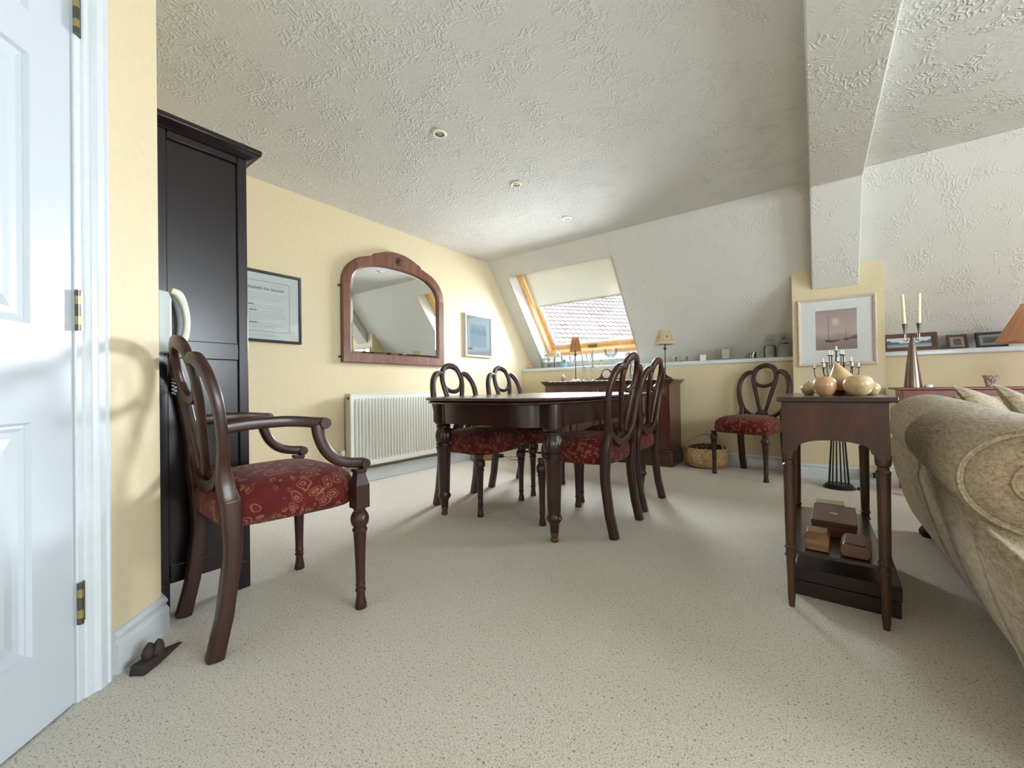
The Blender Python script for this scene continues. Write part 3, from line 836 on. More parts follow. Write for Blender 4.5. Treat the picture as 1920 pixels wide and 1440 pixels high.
# ================================================================ TALL CUPBOARD (its side faces the camera)
t = thing('tall_cupboard', 'very dark brown tall cupboard standing behind the armchair', 'cupboard', (-2.37, .55, 0))
def T(mb, x0, x1, y0, y1, z0, z1): mb.box(x0 + 2.37, x1 + 2.37, y0 - .55, y1 - .55, z0, z1)
CX0, CX1, CY0, CY1 = -2.88, -1.886, .40, .705
m = MB(); T(m, CX0, CX1, CY0, CY1 - .02, .11, 1.755); ob('carcass', m, 'espresso', t, bevel=.002)
for sx in (CX1, CX0 - .012):
    m = MB()
    T(m, sx, sx + .012, CY0, CY0 + .045, 0.11, 1.755); T(m, sx, sx + .012, CY1 - .035, CY1, 0.11, 1.755)
    T(m, sx, sx + .012, CY0 + .045, CY1 - .035, 1.725, 1.755); T(m, sx, sx + .012, CY0 + .045, CY1 - .035, .925, .992); T(m, sx, sx + .012, CY0 + .045, CY1 - .035, .11, .175)
    ob('side_frame', m, 'espresso', t, bevel=.003)
m = MB()
a, b, c, d = CX0 - .045 + 2.37, CX1 + .050 + 2.37, CY0 - .55, CY1 + .045 - .55
m.loft([[(a + k, c, z), (b - k, c, z), (b - k, d - k, z), (a + k, d - k, z)] for k, z in ((.036, 1.755), (.032, 1.760), (.004, 1.775), (0, 1.779), (0, 1.795), (.004, 1.800))])
ob('cornice', m, 'espresso', t, bevel=.002)
for x in (CX0 + .0, CX1 - .033):
    for y in (CY0, CY1 - .045):
        m = MB(); T(m, x, x + .045, y, y + .045, 0, .112)
        ob('foot', m, 'espresso', t, bevel=.003)
for k in range(2):
    x0 = CX0 + .01 + k * .49; m = MB()
    T(m, x0, x0 + .49, CY1 - .019, CY1 + .001, .18, 1.74)
    dr = ob('door', m, 'espresso', t, bevel=.003)
    m = MB(); T(m, x0 + (.43 if k == 0 else .05), x0 + (.44 if k == 0 else .06), CY1 + .001, CY1 + .02, .9, 1.05); ob('handle', m, 'steel', dr, bevel=.003)
# ================================================================ LEFT WALL
WX = XL
def wall_frame(name, label, cat, y0, y1, z0, z1, w, th, mat, mount, art, glassm='picture_glass', off=0.0):
    t = thing(name, label, cat, (WX, (y0 + y1) / 2, (z0 + z1) / 2)); cy, cz = (y0 + y1) / 2, (z0 + z1) / 2
    m = MB(); hy, hz = (y1 - y0) / 2, (z1 - z0) / 2
    prof = [(0, .002 + off), (0, th * .8 + off), (w * .25, th + off), (w * .8, th * .85 + off), (w, th * .55 + off), (w, .002 + off)]
    m.loft([[(d, sy * (hy - q), sz * (hz - q)) for q, d in prof] for sy, sz in ((-1, -1), (1, -1), (1, 1), (-1, 1))], closed=True)
    ob('frame', m, mat, t, ang=25)
    m = MB(); m.box(.003 + off, .008 + off, -hy + w * .8, hy - w * .8, -hz + w * .8, hz - w * .8); ob('mount', m, mount, t, smooth=False)
    art(t, hy, hz, .0085 + off)
    if glassm:
        m = MB(); m.quad((.014 + off, -hy + w * .9, -hz + w * .9), (.014 + off, hy - w * .9, -hz + w * .9), (.014 + off, hy - w * .9, hz - w * .9), (.014 + off, -hy + w * .9, hz - w * .9)); ob('glass', m, glassm, t, smooth=False)
    return t
plain('ink', (70, 72, 74), 0.7); plain('ink_pale', (140, 144, 142), 0.7)
def certificate(t, hy, hz, x):
    m = MB()
    for (a, b, c, d) in ((-hy + .085, hy - .085, hz - .075, hz - .073), (-hy + .085, hy - .085, -hz + .075, -hz + .077), (-hy + .085, -hy + .087, -hz + .075, hz - .073), (hy - .087, hy - .085, -hz + .075, hz - .073)):
        m.box(x, x + .0004, a, b, c, d)
    ob('printed_border', m, 'ink', t, smooth=False)
    # heading in black-letter, body in script lines
    def text(s, size, y, z, mat, name, shear=0.0):
        cu = bpy.data.curves.new(name, 'FONT'); cu.body = s; cu.size = size; cu.shear = shear; cu.resolution_u = 2; cu.extrude = .0002
        o = bpy.data.objects.new(name, cu); COL.objects.link(o); o.parent = t
        o.rotation_euler = (pi / 2, 0, pi / 2); o.location = (x + .0008, y, z)
        me = bpy.data.meshes.new_from_object(o); me.materials.clear(); me.materials.append(MAT[mat])
        w = bpy.data.objects.new(name, me); COL.objects.link(w); w.parent = t; w.rotation_euler = o.rotation_euler; w.location = o.location
        bpy.data.objects.remove(o); return w
    text('Elizabeth the Second', .030, -hy + .115, hz - .135, 'ink', 'heading')
    rnd = random.Random(3); m = MB(); last = None
    rows = [(.165, 1), (.180, 1), (.195, 1), (.210, .8), (.250, 1), (.266, 1), (.290, .9), (.305, 1), (.320, 1), (.335, 1), (.350, .4), (.378, .9), (.393, 1), (.405, .5), (.455, .7), (.466, .7)]
    for dz, ln in rows:
        if last is not None and dz - last > .02:
            ob('script_paragraph', m, 'ink_pale', t, smooth=False); m = MB()
        last = dz
        y = -hy + .115; end = -hy + .115 + (2 * hy - .235) * ln
        if dz in (.290, .378): y += .02
        while y < end:
            w = rnd.uniform(.006, .020)
            p = [(x + .0006, y + w * k / 5, hz - dz + rnd.uniform(-.0022, .0028)) for k in range(6)]
            m.tube(p, .0007, 3); y += w + .004
    ob('script_paragraph', m, 'ink_pale', t, smooth=False); m = MB()
    for dz, y0 in ((.243, .113), (.284, .135), (.371, .135)):
        m = MB()
        for k in range(7):
            y = -hy + y0 + k * .008; m.box(x, x + .0006, y, y + .005, hz - dz - .006, hz - dz + .004 * (k % 2))
        ob('bold_opening', m, 'ink', t, smooth=False)
    for y0, zz, ln in ((hy - .20, hz - .10, 8), (hy - .26, -hz + .105, 7)):
        m = MB(); m.tube([(x + .0006, y0 + k * .011, zz + rnd.uniform(-.009, .011)) for k in range(ln)], .0008, 3); ob('signature', m, 'ink_pale', t, smooth=False)
wall_frame('framed_certificate', 'dark-framed certificate with lines of script, partly hidden by the cupboard', 'picture', 1.06, 1.555, 1.150, 1.660, .020, .022, 'dark_frame', 'paper', certificate)
plain('art_blue', (190, 218, 230), 0.6); plain('art_blue_dark', (160, 194, 216), 0.6); plain('art_pale', (232, 244, 246), 0.6)
def seaprint(t, hy, hz, x):
    m = MB(); m.box(x, x + .0004, -hy + .10, hy - .09, -hz + .115, hz - .115); o = ob('print', m, 'art_blue', t, smooth=False)
    m = MB(); n = 24
    top = [(-hy + .10 + (2 * hy - .19) * i / n, hz - .115 - .05 - .02 * sin(i * .9) - .012 * sin(i * 2.3)) for i in range(n + 1)]
    out = top + [(hy - .09, -hz + .26), (-hy + .10, -hz + .27)]
    m.add([(x + .0008, y, z) for y, z in out], [tuple(range(len(out)))]); ob('printed_hills', m, 'art_blue_dark', o, smooth=False)
    m = MB(); m.box(x, x + .0006, -hy + .065, -hy + .135, -hz + .082, -hz + .107); ob('printed_caption', m, 'ink_pale', t, smooth=False)
wall_frame('framed_print', 'small pale-framed pictures print in blue beside the arched mirror'.replace('pictures ', ''), 'picture', 3.375, 3.845, 1.155, 1.648, .022, .030, 'pale_frame', 'art_pale', seaprint)

# overmantel mirror
t = thing('overmantel_mirror', 'large arched wooden wall mirror with carved flower above the radiator', 'mirror', (WX + .001, 2.46, 1.03))
t.rotation_euler = (0, radians(.35), 0)
W2 = .578
def mo(half):   # mirror a half outline (y>=0, from bottom to top)
    return half + [(-y, z) for y, z in reversed(half[:-1])]
oh = [(W2, 0)] + [(W2, .60)] + cr([(W2, .64), (W2 - .012, .74), (W2 - .060, .83), (W2 - .15, .905), (W2 - .26, .945), (.28, .957)], 4) + cr([(.268, .968), (.262, .982), (.235, .990), (.16, 1.020), (.08, 1.040), (0, 1.046)], 4)
ih = [(W2 - .085, .085)] + [(W2 - .085, .60)] + cr([(W2 - .085, .64), (W2 - .100, .72), (W2 - .150, .79), (W2 - .24, .845), (W2 - .36, .876), (.10, .888), (0, .890)], 5)
def resample(o, n):
    P = [Vector((a, b, 0)) for a, b in o]; ls = [0]
    for a, b in zip(P, P[1:]): ls.append(ls[-1] + (b - a).length)
    out = []
    for k in range(n):
        d = ls[-1] * k / (n - 1); i = 0
        while i < len(ls) - 2 and ls[i + 1] < d: i += 1
        u = (d - ls[i]) / max(1e-9, ls[i + 1] - ls[i]); q = P[i].lerp(P[i + 1], min(1, u)); out.append((q.x, q.y))
    return out
def split(h, n1, n2):  # straight side then curve, so inner and outer rings pair up
    return resample(h[:2], n1)[:-1] + resample(h[1:], n2)
O = split(oh, 6, 60); I = split(ih, 6, 60)
Of = O + [(-y, z) for y, z in reversed(O[:-1])]; If = I + [(-y, z) for y, z in reversed(I[:-1])]
m = MB()
def q(o, x, k=0): return [(x, y * (1 - k), z) for y, z in o]
m.loft([q(Of, .002), q(Of, .028), [(.034, y * .985, z + (.006 if z < .3 else -.006)) for y, z in Of], [(.032, y + (.012 if y > 0 else -.012 if y < 0 else 0), z + (-.010 if z < .3 else .010)) for y, z in If], q(If, .020), q(If, .002)], closed=True)
ob('frame', m, 'mirror_wood', t, ang=35)
I2 = [(y * .955, .085 + .018 + (z - .085) * .955) for y, z in If]
m = MB(); m.loft([[(.010, y, z) for y, z in If], [(.0135, y, z) for y, z in I2]], cap0=False, cap1=False); ob('bevelled_edge', m, 'mirror_glass', t, smooth=False)
m = MB(); m.add([(.0135, y, z) for y, z in I2], [tuple(range(len(I2)))]); ob('mirror_glass', m, 'mirror_glass', t, smooth=False)
m = MB()
m.lathe([(0, 0), (.036, 0), (.036, .006), (.010, .012), (0, .013)], 48, M=Matrix.Translation((.030, 0, .965)) @ Matrix.Rotation(pi / 2, 4, 'Y'), flute=lambda z, a: .16 * cos(8 * a))
m.lathe([(0, 0), (.010, 0), (.010, .018), (0, .022)], 12, M=Matrix.Translation((.030, 0, .965)) @ Matrix.Rotation(pi / 2, 4, 'Y'))
ob('carved_flower', m, 'mahogany', t, ang=30)
for z in (.045, .64):
    m = MB(); m.box(.004, .010, -W2 - .022, -W2, z - .008, z + .008); ob('wall_bracket', m, 'dark_frame', t)

# radiator
t = thing('radiator', 'white ribbed panel radiator on the left wall under the mirror', 'radiator', (WX, 2.58, .15))
y0, y1 = 1.90 - 2.58, 3.26 - 2.58
m = MB(); n = 41; H = .612
prof = []
for i in range(n):
    ya = y0 + .025 + (y1 - y0 - .05) * i / n; yb = ya + (y1 - y0 - .05) / n; q_ = (yb - ya)
    prof += [(ya + q_ * .10, .100), (ya + q_ * .38, .100), (ya + q_ * .52, .080), (ya + q_ * .86, .080)]
prof = [(y0 + .006, .100)] + prof + [(y1 - .006, .100)]
rings = [[(.100, y, .004) for y, _ in prof], [(.100, y, .040) for y, _ in prof], [(x, y, .062) for y, x in prof], [(x, y, H - .062) for y, x in prof], [(.100, y, H - .040) for y, _ in prof], [(.100, y, H - .004) for y, _ in prof]]
k = len(prof); vs = [p for r in rings for p in r]; m.add(vs, [(j * k + i, j * k + i + 1, (j + 1) * k + i + 1, (j + 1) * k + i) for j in range(5) for i in range(k - 1)])
m.box(.078, .0995, y0 + .004, y1 - .004, .002, .004); m.box(.078, .080, y0 + .004, y1 - .004, .002, H - .004)
ob('ribbed_panel', m, 'radiator_white', t, ang=30)
m = MB()
for y in (y0, y1 - .006):
    m = MB(); m.box(.030, .100, y, y + .006, .0, H); ob('end_panel', m, 'radiator_edge', t, bevel=.003)
m = MB(); m.box(.030, .101, y0 + .002, y1 - .002, H - .004, H + .004); ob('top_grille', m, 'radiator_white', t, bevel=.003)
m = MB(); m.box(.028, .040, y0 + .01, y1 - .01, .01, H - .01); m.box(.035, .098, y0 + .01, y1 - .01, -.004, .004); ob('rear_panel', m, 'radiator_edge', t)
m = MB(); m.lathe([(0, 0), (.012, 0), (.012, .010), (.007, .012), (0, .012)], 14, M=Matrix.Translation((.078, y0 - .0, H - .035)) @ Matrix.Rotation(pi / 2, 4, 'X')); ob('bleed_plug', m, 'steel', t)
m = MB(); m.lathe([(0, -.15), (.008, -.15), (.008, .0), (.013, .002), (.013, .022), (.018, .030), (.020, .085), (.016, .098), (0, .100)], 16, (.060, y0 - .045, .055)); m.tube([(.060, y0 - .045, .065), (.060, y0 + .01, .065)], .009, 8); ob('valve', m, 'plastic_white', t)
# pipe boxing along the foot of the wall
m = MB(); m.box(XL, XL + .055, 1.72, 3.30, 0, .112); struct('trim_6', m, 'gloss_white', bevel=.004)

# wall telephone on the short wall beside the cupboard
t = thing('wall_telephone', 'cream wall telephone with handset, hung beside the tall dark cupboard', 'telephone', (-1.815, CY, 1.05))
m = MB(); pr = [(0, -.02), (.035, -.02)] 
m.loft([[(sx, 0, z) for sx, z in ((-.042, -.115), (.042, -.115), (.042, .100), (-.042, .100))], [(sx, .030, z) for sx, z in ((-.042, -.115), (.042, -.115), (.042, .095), (-.042, .095))], [(sx, .040, z) for sx, z in ((-.036, -.105), (.036, -.105), (.036, .070), (-.036, .070))]])
ob('base', m, 'plastic_grey', t, bevel=.006, segs=3)
m = MB(); p = cr([(0, .045, .105, .040, .022), (0, .066, .095, .046, .026), (0, .083, .055, .036, .020), (0, .090, 0, .032, .018), (0, .083, -.055, .036, .020), (0, .064, -.098, .046, .026), (0, .045, -.108, .040, .022)], 5)
m.ribbon([a[:3] for a in p], [a[3] for a in p], [a[4] for a in p], (0, 1, .01), 14); ob('handset', m, 'plastic_white', t, ang=50)
m = MB(); m.tube([(-.01 + .007 * cos(i * 1.1), .055 + .007 * sin(i * 1.1), -.105 - i * .0022 + .0) for i in range(70)], .0016, 5); ob('coiled_cord', m, 'plastic_grey', t)

# rubber door wedge with a little figure, by the diagonal skirting
t = thing('door_wedge', 'dark brown wedge doorstop on the carpet by the door', 'doorstop', (-1.592, .345, 0), radians(37))
m = MB(); w = .022
m.loft([[(-w, -.068, 0), (w, -.068, 0), (w * .7, -.068, .030), (-w * .7, -.068, .030)], [(-w, -.02, 0), (w, -.02, 0), (w * .8, -.02, .026), (-w * .8, -.02, .026)], [(-w * .35, .085, 0), (w * .35, .085, 0), (w * .3, .085, .003), (-w * .3, .085, .003)]])
ob('wedge', m, 'rubber_brown', t, bevel=.003)
m = MB()
for x, y, a in ((-.006, -.022, .2), (.006, -.004, -.25)):
    m.loft([[(x + r * cos(2 * pi * j / 10), y + r * 1.1 * sin(2 * pi * j / 10) + k, z) for j in range(10)] for r, z, k in ((.014, .022, 0), (.016, .036, 0), (.013, .050, .002), (.009, .058, .004), (.002, .066, .002))])
ob('figure', m, 'rubber_brown', t)

# ================================================================ THINGS ON THE SIDEBOARD
SZ = .858
m = MB(); n = 60; vs = []
for j, (y, z) in enumerate(((4.46, SZ + .0010), (4.09, SZ + .0010), (4.046, SZ + .0015), (4.044, SZ - .004))):
    for i in range(n + 1):
        x = -2.48 + 1.27 * i / n; sc = (.006 * abs(sin(i * pi / 3)) if j == 3 else 0)
        vs.append((x, y, z - sc))
m.add(vs, [(j * (n + 1) + i, j * (n + 1) + i + 1, (j + 1) * (n + 1) + i + 1, (j + 1) * (n + 1) + i) for j in range(3) for i in range(n)])
m.add([(v[0], v[1], v[2] + .0015) for v in vs], [(j * (n + 1) + i, j * (n + 1) + i + 1, (j + 1) * (n + 1) + i + 1, (j + 1) * (n + 1) + i) for j in range(3) for i in range(n)])
tag(ob('lace_runner', m, 'lace'), 'white lace runner laid along the sideboard top', 'table runner')
RZ = SZ + .003
def table_lamp(label, x, y, rz, shade, h0, h1, hb, base_mat):
    t = thing('table_lamp', label, 'lamp', (x, y, RZ), rz, 'pair of small lamps with square shades')
    m = MB(); m.loft([[(sx * w, sy * w, z) for sx, sy in ((-1, -1), (1, -1), (1, 1), (-1, 1))] for w, z in ((.052, 0), (.052, .008), (.040, .014), (.018, .030), (.007, .046), (.005, .05))]); ob('base', m, base_mat, t, bevel=.002)
    m = MB(); m.lathe([(0, .045), (.005, .045), (.004, h0 - .06), (.009, h0 - .055), (.012, h0 - .045), (.022, h0 - .040), (.022, h0 - .037), (.006, h0 - .035), (.005, h0 + .03), (0, h0 + .03)], 14); ob('stem', m, 'iron', t)
    # square tapering shade, one cross-shaped piercing on each side
    m = MB(); wb, wt = hb, hb * .56
    m.loft([[(sx * w, sy * w, z) for sx, sy in ((-1, -1), (1, -1), (1, 1), (-1, 1))] for w, z in ((wb, h0), (wt, h1))], cap0=False, cap1=False)
    sh = ob('lamp_shade', m, shade, t, smooth=False)
    sol = sh.modifiers.new('thick', 'SOLIDIFY'); sol.thickness = .002
    m = MB(); zc = h0 + (h1 - h0) * .48; wc = (wb + (wt - wb) * .48) + .0015; tl = (wb - wt) / (h1 - h0)
    for k in range(4):
        M = Matrix.Rotation(k * pi / 2, 4, 'Z') @ Matrix.Translation((0, -wc, zc)) @ Matrix.Rotation(math.atan(-tl), 4, 'X')
        L_ = .022
        m.add([M @ Vector((r * cos(a) * 1.0, 0, r * sin(a))) for r, a in ((L_, 0), (.005, pi / 4), (L_, pi / 2), (.005, 3 * pi / 4), (L_, pi), (.005, 5 * pi / 4), (L_, 3 * pi / 2), (.005, 7 * pi / 4))], [tuple(range(8))])
        M2 = M
        for a_, b_ in (((-wb * .62, -.045), (wb * .62, -.045)), ((-wt * .75, .045), (wt * .75, .045)), ((-wb * .62, -.045), (-wt * .75, .045)), ((wb * .62, -.045), (wt * .75, .045))):
            m.tube([M2 @ Vector((a_[0], 0, a_[1])), M2 @ Vector((b_[0], 0, b_[1]))], .0009, 4)
    ob('cross_motif', m, 'brass_old', sh, smooth=False)
    return t
l1 = table_lamp('table lamp with tan shade in front of the skylight on the sideboard', -2.258, 4.30, .55, 'shade_tan', .350, .510, .066, 'pewter')
l2 = table_lamp('table lamp with cream cross-pattern shade at the right end of the sideboard', -1.233, 4.30, .62, 'shade_cream', .352, .508, .082, 'iron')

def candlestick(label, x, tilt):
    t = thing('glass_candlestick', label, 'candlestick', (x, 4.30, RZ), 0, 'glass candlesticks on the sideboard')
    m = MB(); m.lathe([(0, 0), (.040, 0), (.038, .006), (.016, .014), (.011, .026), (.017, .040), (.013, .055), (.018, .075), (.016, .110), (.021, .140), (.023, .158), (.012, .160), (.011, .145), (0, .143)], 20, flute=lambda z, a: .06 * cos(6 * a) if .05 < z < .14 else 0)
    ob('stick', m, 'cut_glass', t, ang=30)
    c = thing('candle', 'pale green candle leaning in the left glass candlestick' if tilt else 'upright pale green candle in the right glass candlestick', 'candle', (x, 4.30, RZ + .145), 0, None)
    m = MB(); m.tube([(0, 0, 0), (tilt * .5, 0, .10), (tilt, 0, .20)], [.009, .008, .005], 12); ob('wax', m, 'candle_green', c)
    m = MB(); m.tube([(tilt, 0, .199), (tilt * 1.02, .001, .208)], .001, 4); ob('wick', m, 'black', c)
candlestick('cut-glass candlestick nearer the tan lamp, its candle leaning', -2.150, -.035)
candlestick('cut-glass candlestick nearer the mantel clock, its candle upright', -2.038, 0.0)

t = thing('mantel_clock', 'dark wooden mantel clock with humped case on the sideboard', 'clock', (-1.862, 4.30, RZ))
hp = cr([(-.132, .0), (-.130, .016), (-.105, .024), (-.080, .040), (-.062, .075), (-.048, .105), (-.020, .124), (0, .128), (.020, .124), (.048, .105), (.062, .075), (.080, .040), (.105, .024), (.130, .016), (.132, 0)], 4)
m = MB(); m.loft([[(x, -.028, z) for x, z in hp], [(x, .028, z) for x, z in hp]]); ob('case', m, 'sideboard_top', t, bevel=.002)
MC = Matrix.Translation((0, -.028, .070)) @ Matrix.Rotation(pi / 2, 4, 'X')
m = MB(); m.lathe([(.043, 0), (.048, 0), (.048, .006), (.043, .008)], 32, M=MC, closed=True); ob('bezel', m, 'brass', t)
m = MB(); m.lathe([(0, 0), (.043, 0), (.043, .003), (0, .003)], 32, M=MC); dl = ob('dial', m, 'porcelain', t)
m = MB()
for k in range(12):
    a = k * pi / 6; m.box(-.0012, .0012, -.034, -.0335, .030, .038, Matrix.Translation((0, .0, .070)) @ Matrix.Rotation(a, 4, 'Y'))
for a, ln in ((2.2, .022), (3.5, .032)): m.box(-.0012, .0012, -.0345, -.034, 0, ln, Matrix.Translation((0, 0, .070)) @ Matrix.Rotation(a, 4, 'Y'))
ob('clock_hands', m, 'black', dl)

t = thing('figurine', 'small mottled figurine at the left end of the sideboard', 'figurine', (-2.425, 4.30, RZ))
m = MB(); m.lathe([(0, 0), (.026, 0), (.028, .006), (.022, .012), (.030, .028), (.026, .048), (.016, .056), (0, .06)], 16, flute=lambda z, a: .12 * sin(3 * a + z * 90)); ob('body', m, 'patterned_silver', t)
m = MB(); m.lathe([(0, 0), (.012, .004), (.015, .014), (.010, .024), (0, .028)], 12, (0, 0, .052)); ob('head', m, 'porcelain', t)
t = thing('cut_glass_vase', 'squat cut-glass vase on the sideboard behind the nearer dining chair back', 'vase', (-1.555, 4.30, RZ))
m = MB(); m.lathe([(0, 0), (.040, 0), (.042, .01), (.052, .05), (.050, .10), (.042, .16), (.056, .215), (.053, .215), (.038, .16), (.045, .10), (.046, .05), (.03, .012), (0, .012)], 32, flute=lambda z, a: .035 * cos(12 * a + z * 60)); ob('body', m, 'cut_glass', t, ang=20)
t = thing('trinket_box', 'tiny silver trinket box on the sideboard by the cream-shaded lamp', 'trinket box', (-1.385, 4.30, RZ))
m = MB(); m.box(-.022, .022, -.018, .018, 0, .020); ob('box', m, 'silver', t, bevel=.004); m = MB(); m.lathe([(0, .0205), (.022, .0205), (.015, .030), (.004, .036), (0, .040)], 14); ob('lid', m, 'silver', t)

# ================================================================ THINGS ON THE LEDGE
def decanter(label, x, y, r, h, squat=1.0, stop=True, mat='thin_glass', group='glass decanters on the ledge', kind='decanter', square=False):
    t = thing('decanter', label, 'decanter', (x, y, LZ), 0, group)
    seg = 4 if square else 24; M = Matrix.Rotation(pi / 4, 4, 'Z') if square else None; k = 1.25 if square else 1
    m = MB(); b = h * .58
    m.lathe([(0, 0), (r * k, 0), (r * k, b * .75), (r * .85 * k, b * .92), (r * .35, b), (r * .30, b + h * .16), (r * .50, b + h * .18), (r * .44, b + h * .185), (r * .24, b + h * .15), (r * .8 * k, b * .88), (r * .9 * k, .01), (0, .01)], seg, M=M); ob('bottle', m, mat, t, ang=35, bevel=.003 if square else 0)
    if stop:
        m = MB(); m.lathe([(0, b + h * .10), (r * .22, b + h * .12), (r * .22, b + h * .19), (r * .5, b + h * .22), (r * .58, b + h * .31), (r * .35, h), (0, h + .004)], 8); ob('stopper', m, 'cut_glass', t, ang=10)
    return t
decanter('square glass decanter in the far left corner of the ledge', -2.865, 4.63, .058, .235, square=True)
decanter('rounded glass decanter with tall neck below the skylight, second from the left wall', -2.70, 4.66, .062, .285)
decanter('glass decanter with ball stopper on the ledge beside the patterned mug', -.345, 4.62, .055, .225)
decanter('square cut-glass decanter with dark collar at the pier end of the ledge', -.232, 4.62, .052, .245, mat='cut_glass', square=True)
t = thing('glass_paperweight', 'blue glass paperweight under the skylight on the white ledge', 'paperweight', (-2.575, 4.60, LZ))
m = MB(); m.lathe([(0, 0), (.022, 0), (.036, .018), (.038, .034), (.028, .056), (.010, .066), (0, .068)], 20); ob('ball', m, 'blue_glass_ball', t)
m = MB(); m.lathe([(0, 0), (.014, 0), (.012, .03), (.016, .034), (0, .036)], 12, (0, 0, .066)); ob('collar', m, 'bean_brown', t)
m = MB(); m.lathe([(0, 0), (.022, .006), (.030, .024), (.022, .042), (0, .05)], 16); tag(ob('orange', m, 'orange_ball'), 'small orange ball in the left corner of the ledge', 'ball').location = (-3.09, 4.58, LZ)
def goblet(label, x, y, r, h):
    t = thing('glass_goblet', label, 'glass', (x, y, LZ), 0, 'stemmed glasses under the skylight')
    m = MB(); m.lathe([(0, 0), (r * .8, 0), (r * .7, .004), (.006, .010), (.005, h * .42), (r * .5, h * .50), (r * .95, h * .68), (r, h), (r * .96, h), (r * .9, h * .70), (r * .4, h * .53), (0, h * .50)], 20); ob('bowl', m, 'thin_glass', t); return t
goblet('small stemmed glass on the ledge right of the blue paperweight', -2.47, 4.62, .040, .145)
goblet('stemmed glass on the ledge behind the glass candlesticks', -2.25, 4.64, .038, .16)
goblet('wide stemmed glass bowl on the ledge above the mantel clock', -1.955, 4.62, .075, .20)
t = thing('brass_pot', 'little brass pot on the ledge left of the wide glass bowl', 'pot', (-2.10, 4.66, LZ))
m = MB(); m.lathe([(0, 0), (.016, 0), (.020, .03), (.014, .05), (.016, .058), (0, .058)], 14); ob('body', m, 'brass', t)
m = MB(); m.lathe([(0, 0), (.015, 0), (.009, .010), (.003, .014), (.004, .020), (0, .022)], 12, (0, 0, .0585)); ob('lid', m, 'brass_old', t)
t = thing('ribbon_loop', 'red ribbon loop standing on the ledge at the right foot of the skylight', 'ribbon', (-1.70, 4.62, LZ))
m = MB(); m.ribbon(cr([(-.02, 0, .0), (-.05, 0, .06), (-.065, 0, .115), (-.03, .01, .135), (.05, .0, .118), (.085, -.01, .06), (.075, -.01, .0)], 6), .014, .006, (0, 1, 0), 8); ob('band', m, 'red_ribbon', t)
def tumbler(label, x):
    t = thing('glass_tumbler', label, 'glass', (x, 4.60, LZ), 0, 'small tumblers beside the cream-shaded lamp')
    m = MB(); m.lathe([(0, 0), (.030, 0), (.034, .012), (.040, .045), (.038, .058), (.036, .058), (.036, .045), (.030, .014), (0, .010)], 18, flute=lambda z, a: .04 * cos(8 * a)); ob('bowl', m, 'cut_glass', t, ang=25)
tumbler('left of two small cut-glass tumblers on the ledge right of the cream-shaded lamp', -1.235); tumbler('right of two small cut-glass tumblers on the ledge, nearer the red votive', -1.125)
t = thing('votive_holder', 'dark red glass votive candle holder on the white ledge', 'candle holder', (-.935, 4.585, LZ), .3)
m = MB(); s = .030
m.loft([[(sx * w, sy * w, z) for sx, sy in ((-1, -1), (1, -1), (1, 1), (-1, 1))] for w, z in ((s, 0), (s, .065), (s - .004, .065), (s - .004, .006))]); ob('cup', m, 'ruby', t, bevel=.002)
m = MB(); m.lathe([(0, .007), (.021, .007), (.021, .030), (0, .030)], 16); ob('wax', m, 'red_wax', t)
t = thing('glass_vase', 'clear glass box vase holding a pale square candle on the ledge', 'vase', (-.728, 4.60, LZ), .12)
m = MB(); 
m.loft([[(sx * w, sy * .045, z) for sx, sy in ((-1, -1), (1, -1), (1, 1), (-1, 1))] for w, z in ((.075, 0), (.082, .125), (.078, .125), (.071, .008))]); ob('vase', m, 'thin_glass', t, bevel=.003)
cnd = thing('pillar_candle', 'pale square candle inside the glass box vase', 'candle', (-.722, 4.60, LZ + .009), .12)
m = MB(); m.box(-.036, .036, -.030, .030, 0, .100); ob('wax', m, 'wax', cnd, bevel=.010, segs=3); m = MB(); m.tube([(0, 0, .099), (.001, 0, .108)], .001, 4); ob('wick', m, 'black', cnd)
t = thing('patterned_mug', 'small silver patterned mug on the ledge above the lone dining chair', 'mug', (-.486, 4.60, LZ))
m = MB(); m.lathe([(0, 0), (.036, 0), (.036, .006), (.033, .010), (.033, .058), (.036, .062), (.036, .066), (.031, .066), (.030, .012), (0, .010)], 22); ob('body', m, 'patterned_silver', t, ang=30)
m = MB(); m.tube(cr([(.033, 0, .052), (.050, 0, .050), (.054, 0, .034), (.048, 0, .018), (.033, 0, .014)], 5), .003, 6); ob('handle', m, 'silver', t)

# leaning photo frames
def photo_frame(name, label, x0, x1, w, h, mat, mat2, bands):
    t = thing(name, label, 'photo frame', ((x0 + x1) / 2, 4.615, LZ), 0, None); hx_ = (x1 - x0) / 2; a = radians(-24)
    M = Matrix.Rotation(a, 4, 'X')
    m = MB(); prof = [(0, 0), (0, -.012), (w * .3, -.016), (w, -.010), (w, 0)]
    m.loft([[(sx * (hx_ - q_), d, (q_ if sz < 0 else h - q_)) for q_, d in prof] for sx, sz in ((-1, -1), (1, -1), (1, 1), (-1, 1))], closed=True, M=M); ob('frame', m, mat, t, ang=25)
    m = MB(); m.box(-hx_ + w * .9, hx_ - w * .9, -.006, -.002, w * .9, h - w * .9, M=M); ob('mount', m, mat2, t, smooth=False)
    m = MB(); m.quad(M @ Vector((-hx_ + w, -.0095, w)), M @ Vector((hx_ - w, -.0095, w)), M @ Vector((hx_ - w, -.0095, h - w)), M @ Vector((-hx_ + w, -.0095, h - w))); ob('glass', m, 'picture_glass', t, smooth=False)
    m = MB(); m.add([M @ Vector(p) for p in ((-.01, .0005, h * .75), (.01, .0005, h * .75))] + [Vector((.012, .085, 0.0)), Vector((-.012, .085, 0.0))], [(0, 1, 2, 3)]); ob('strut', m, 'black', t, smooth=False)
    bands(t, hx_, w, h, M)
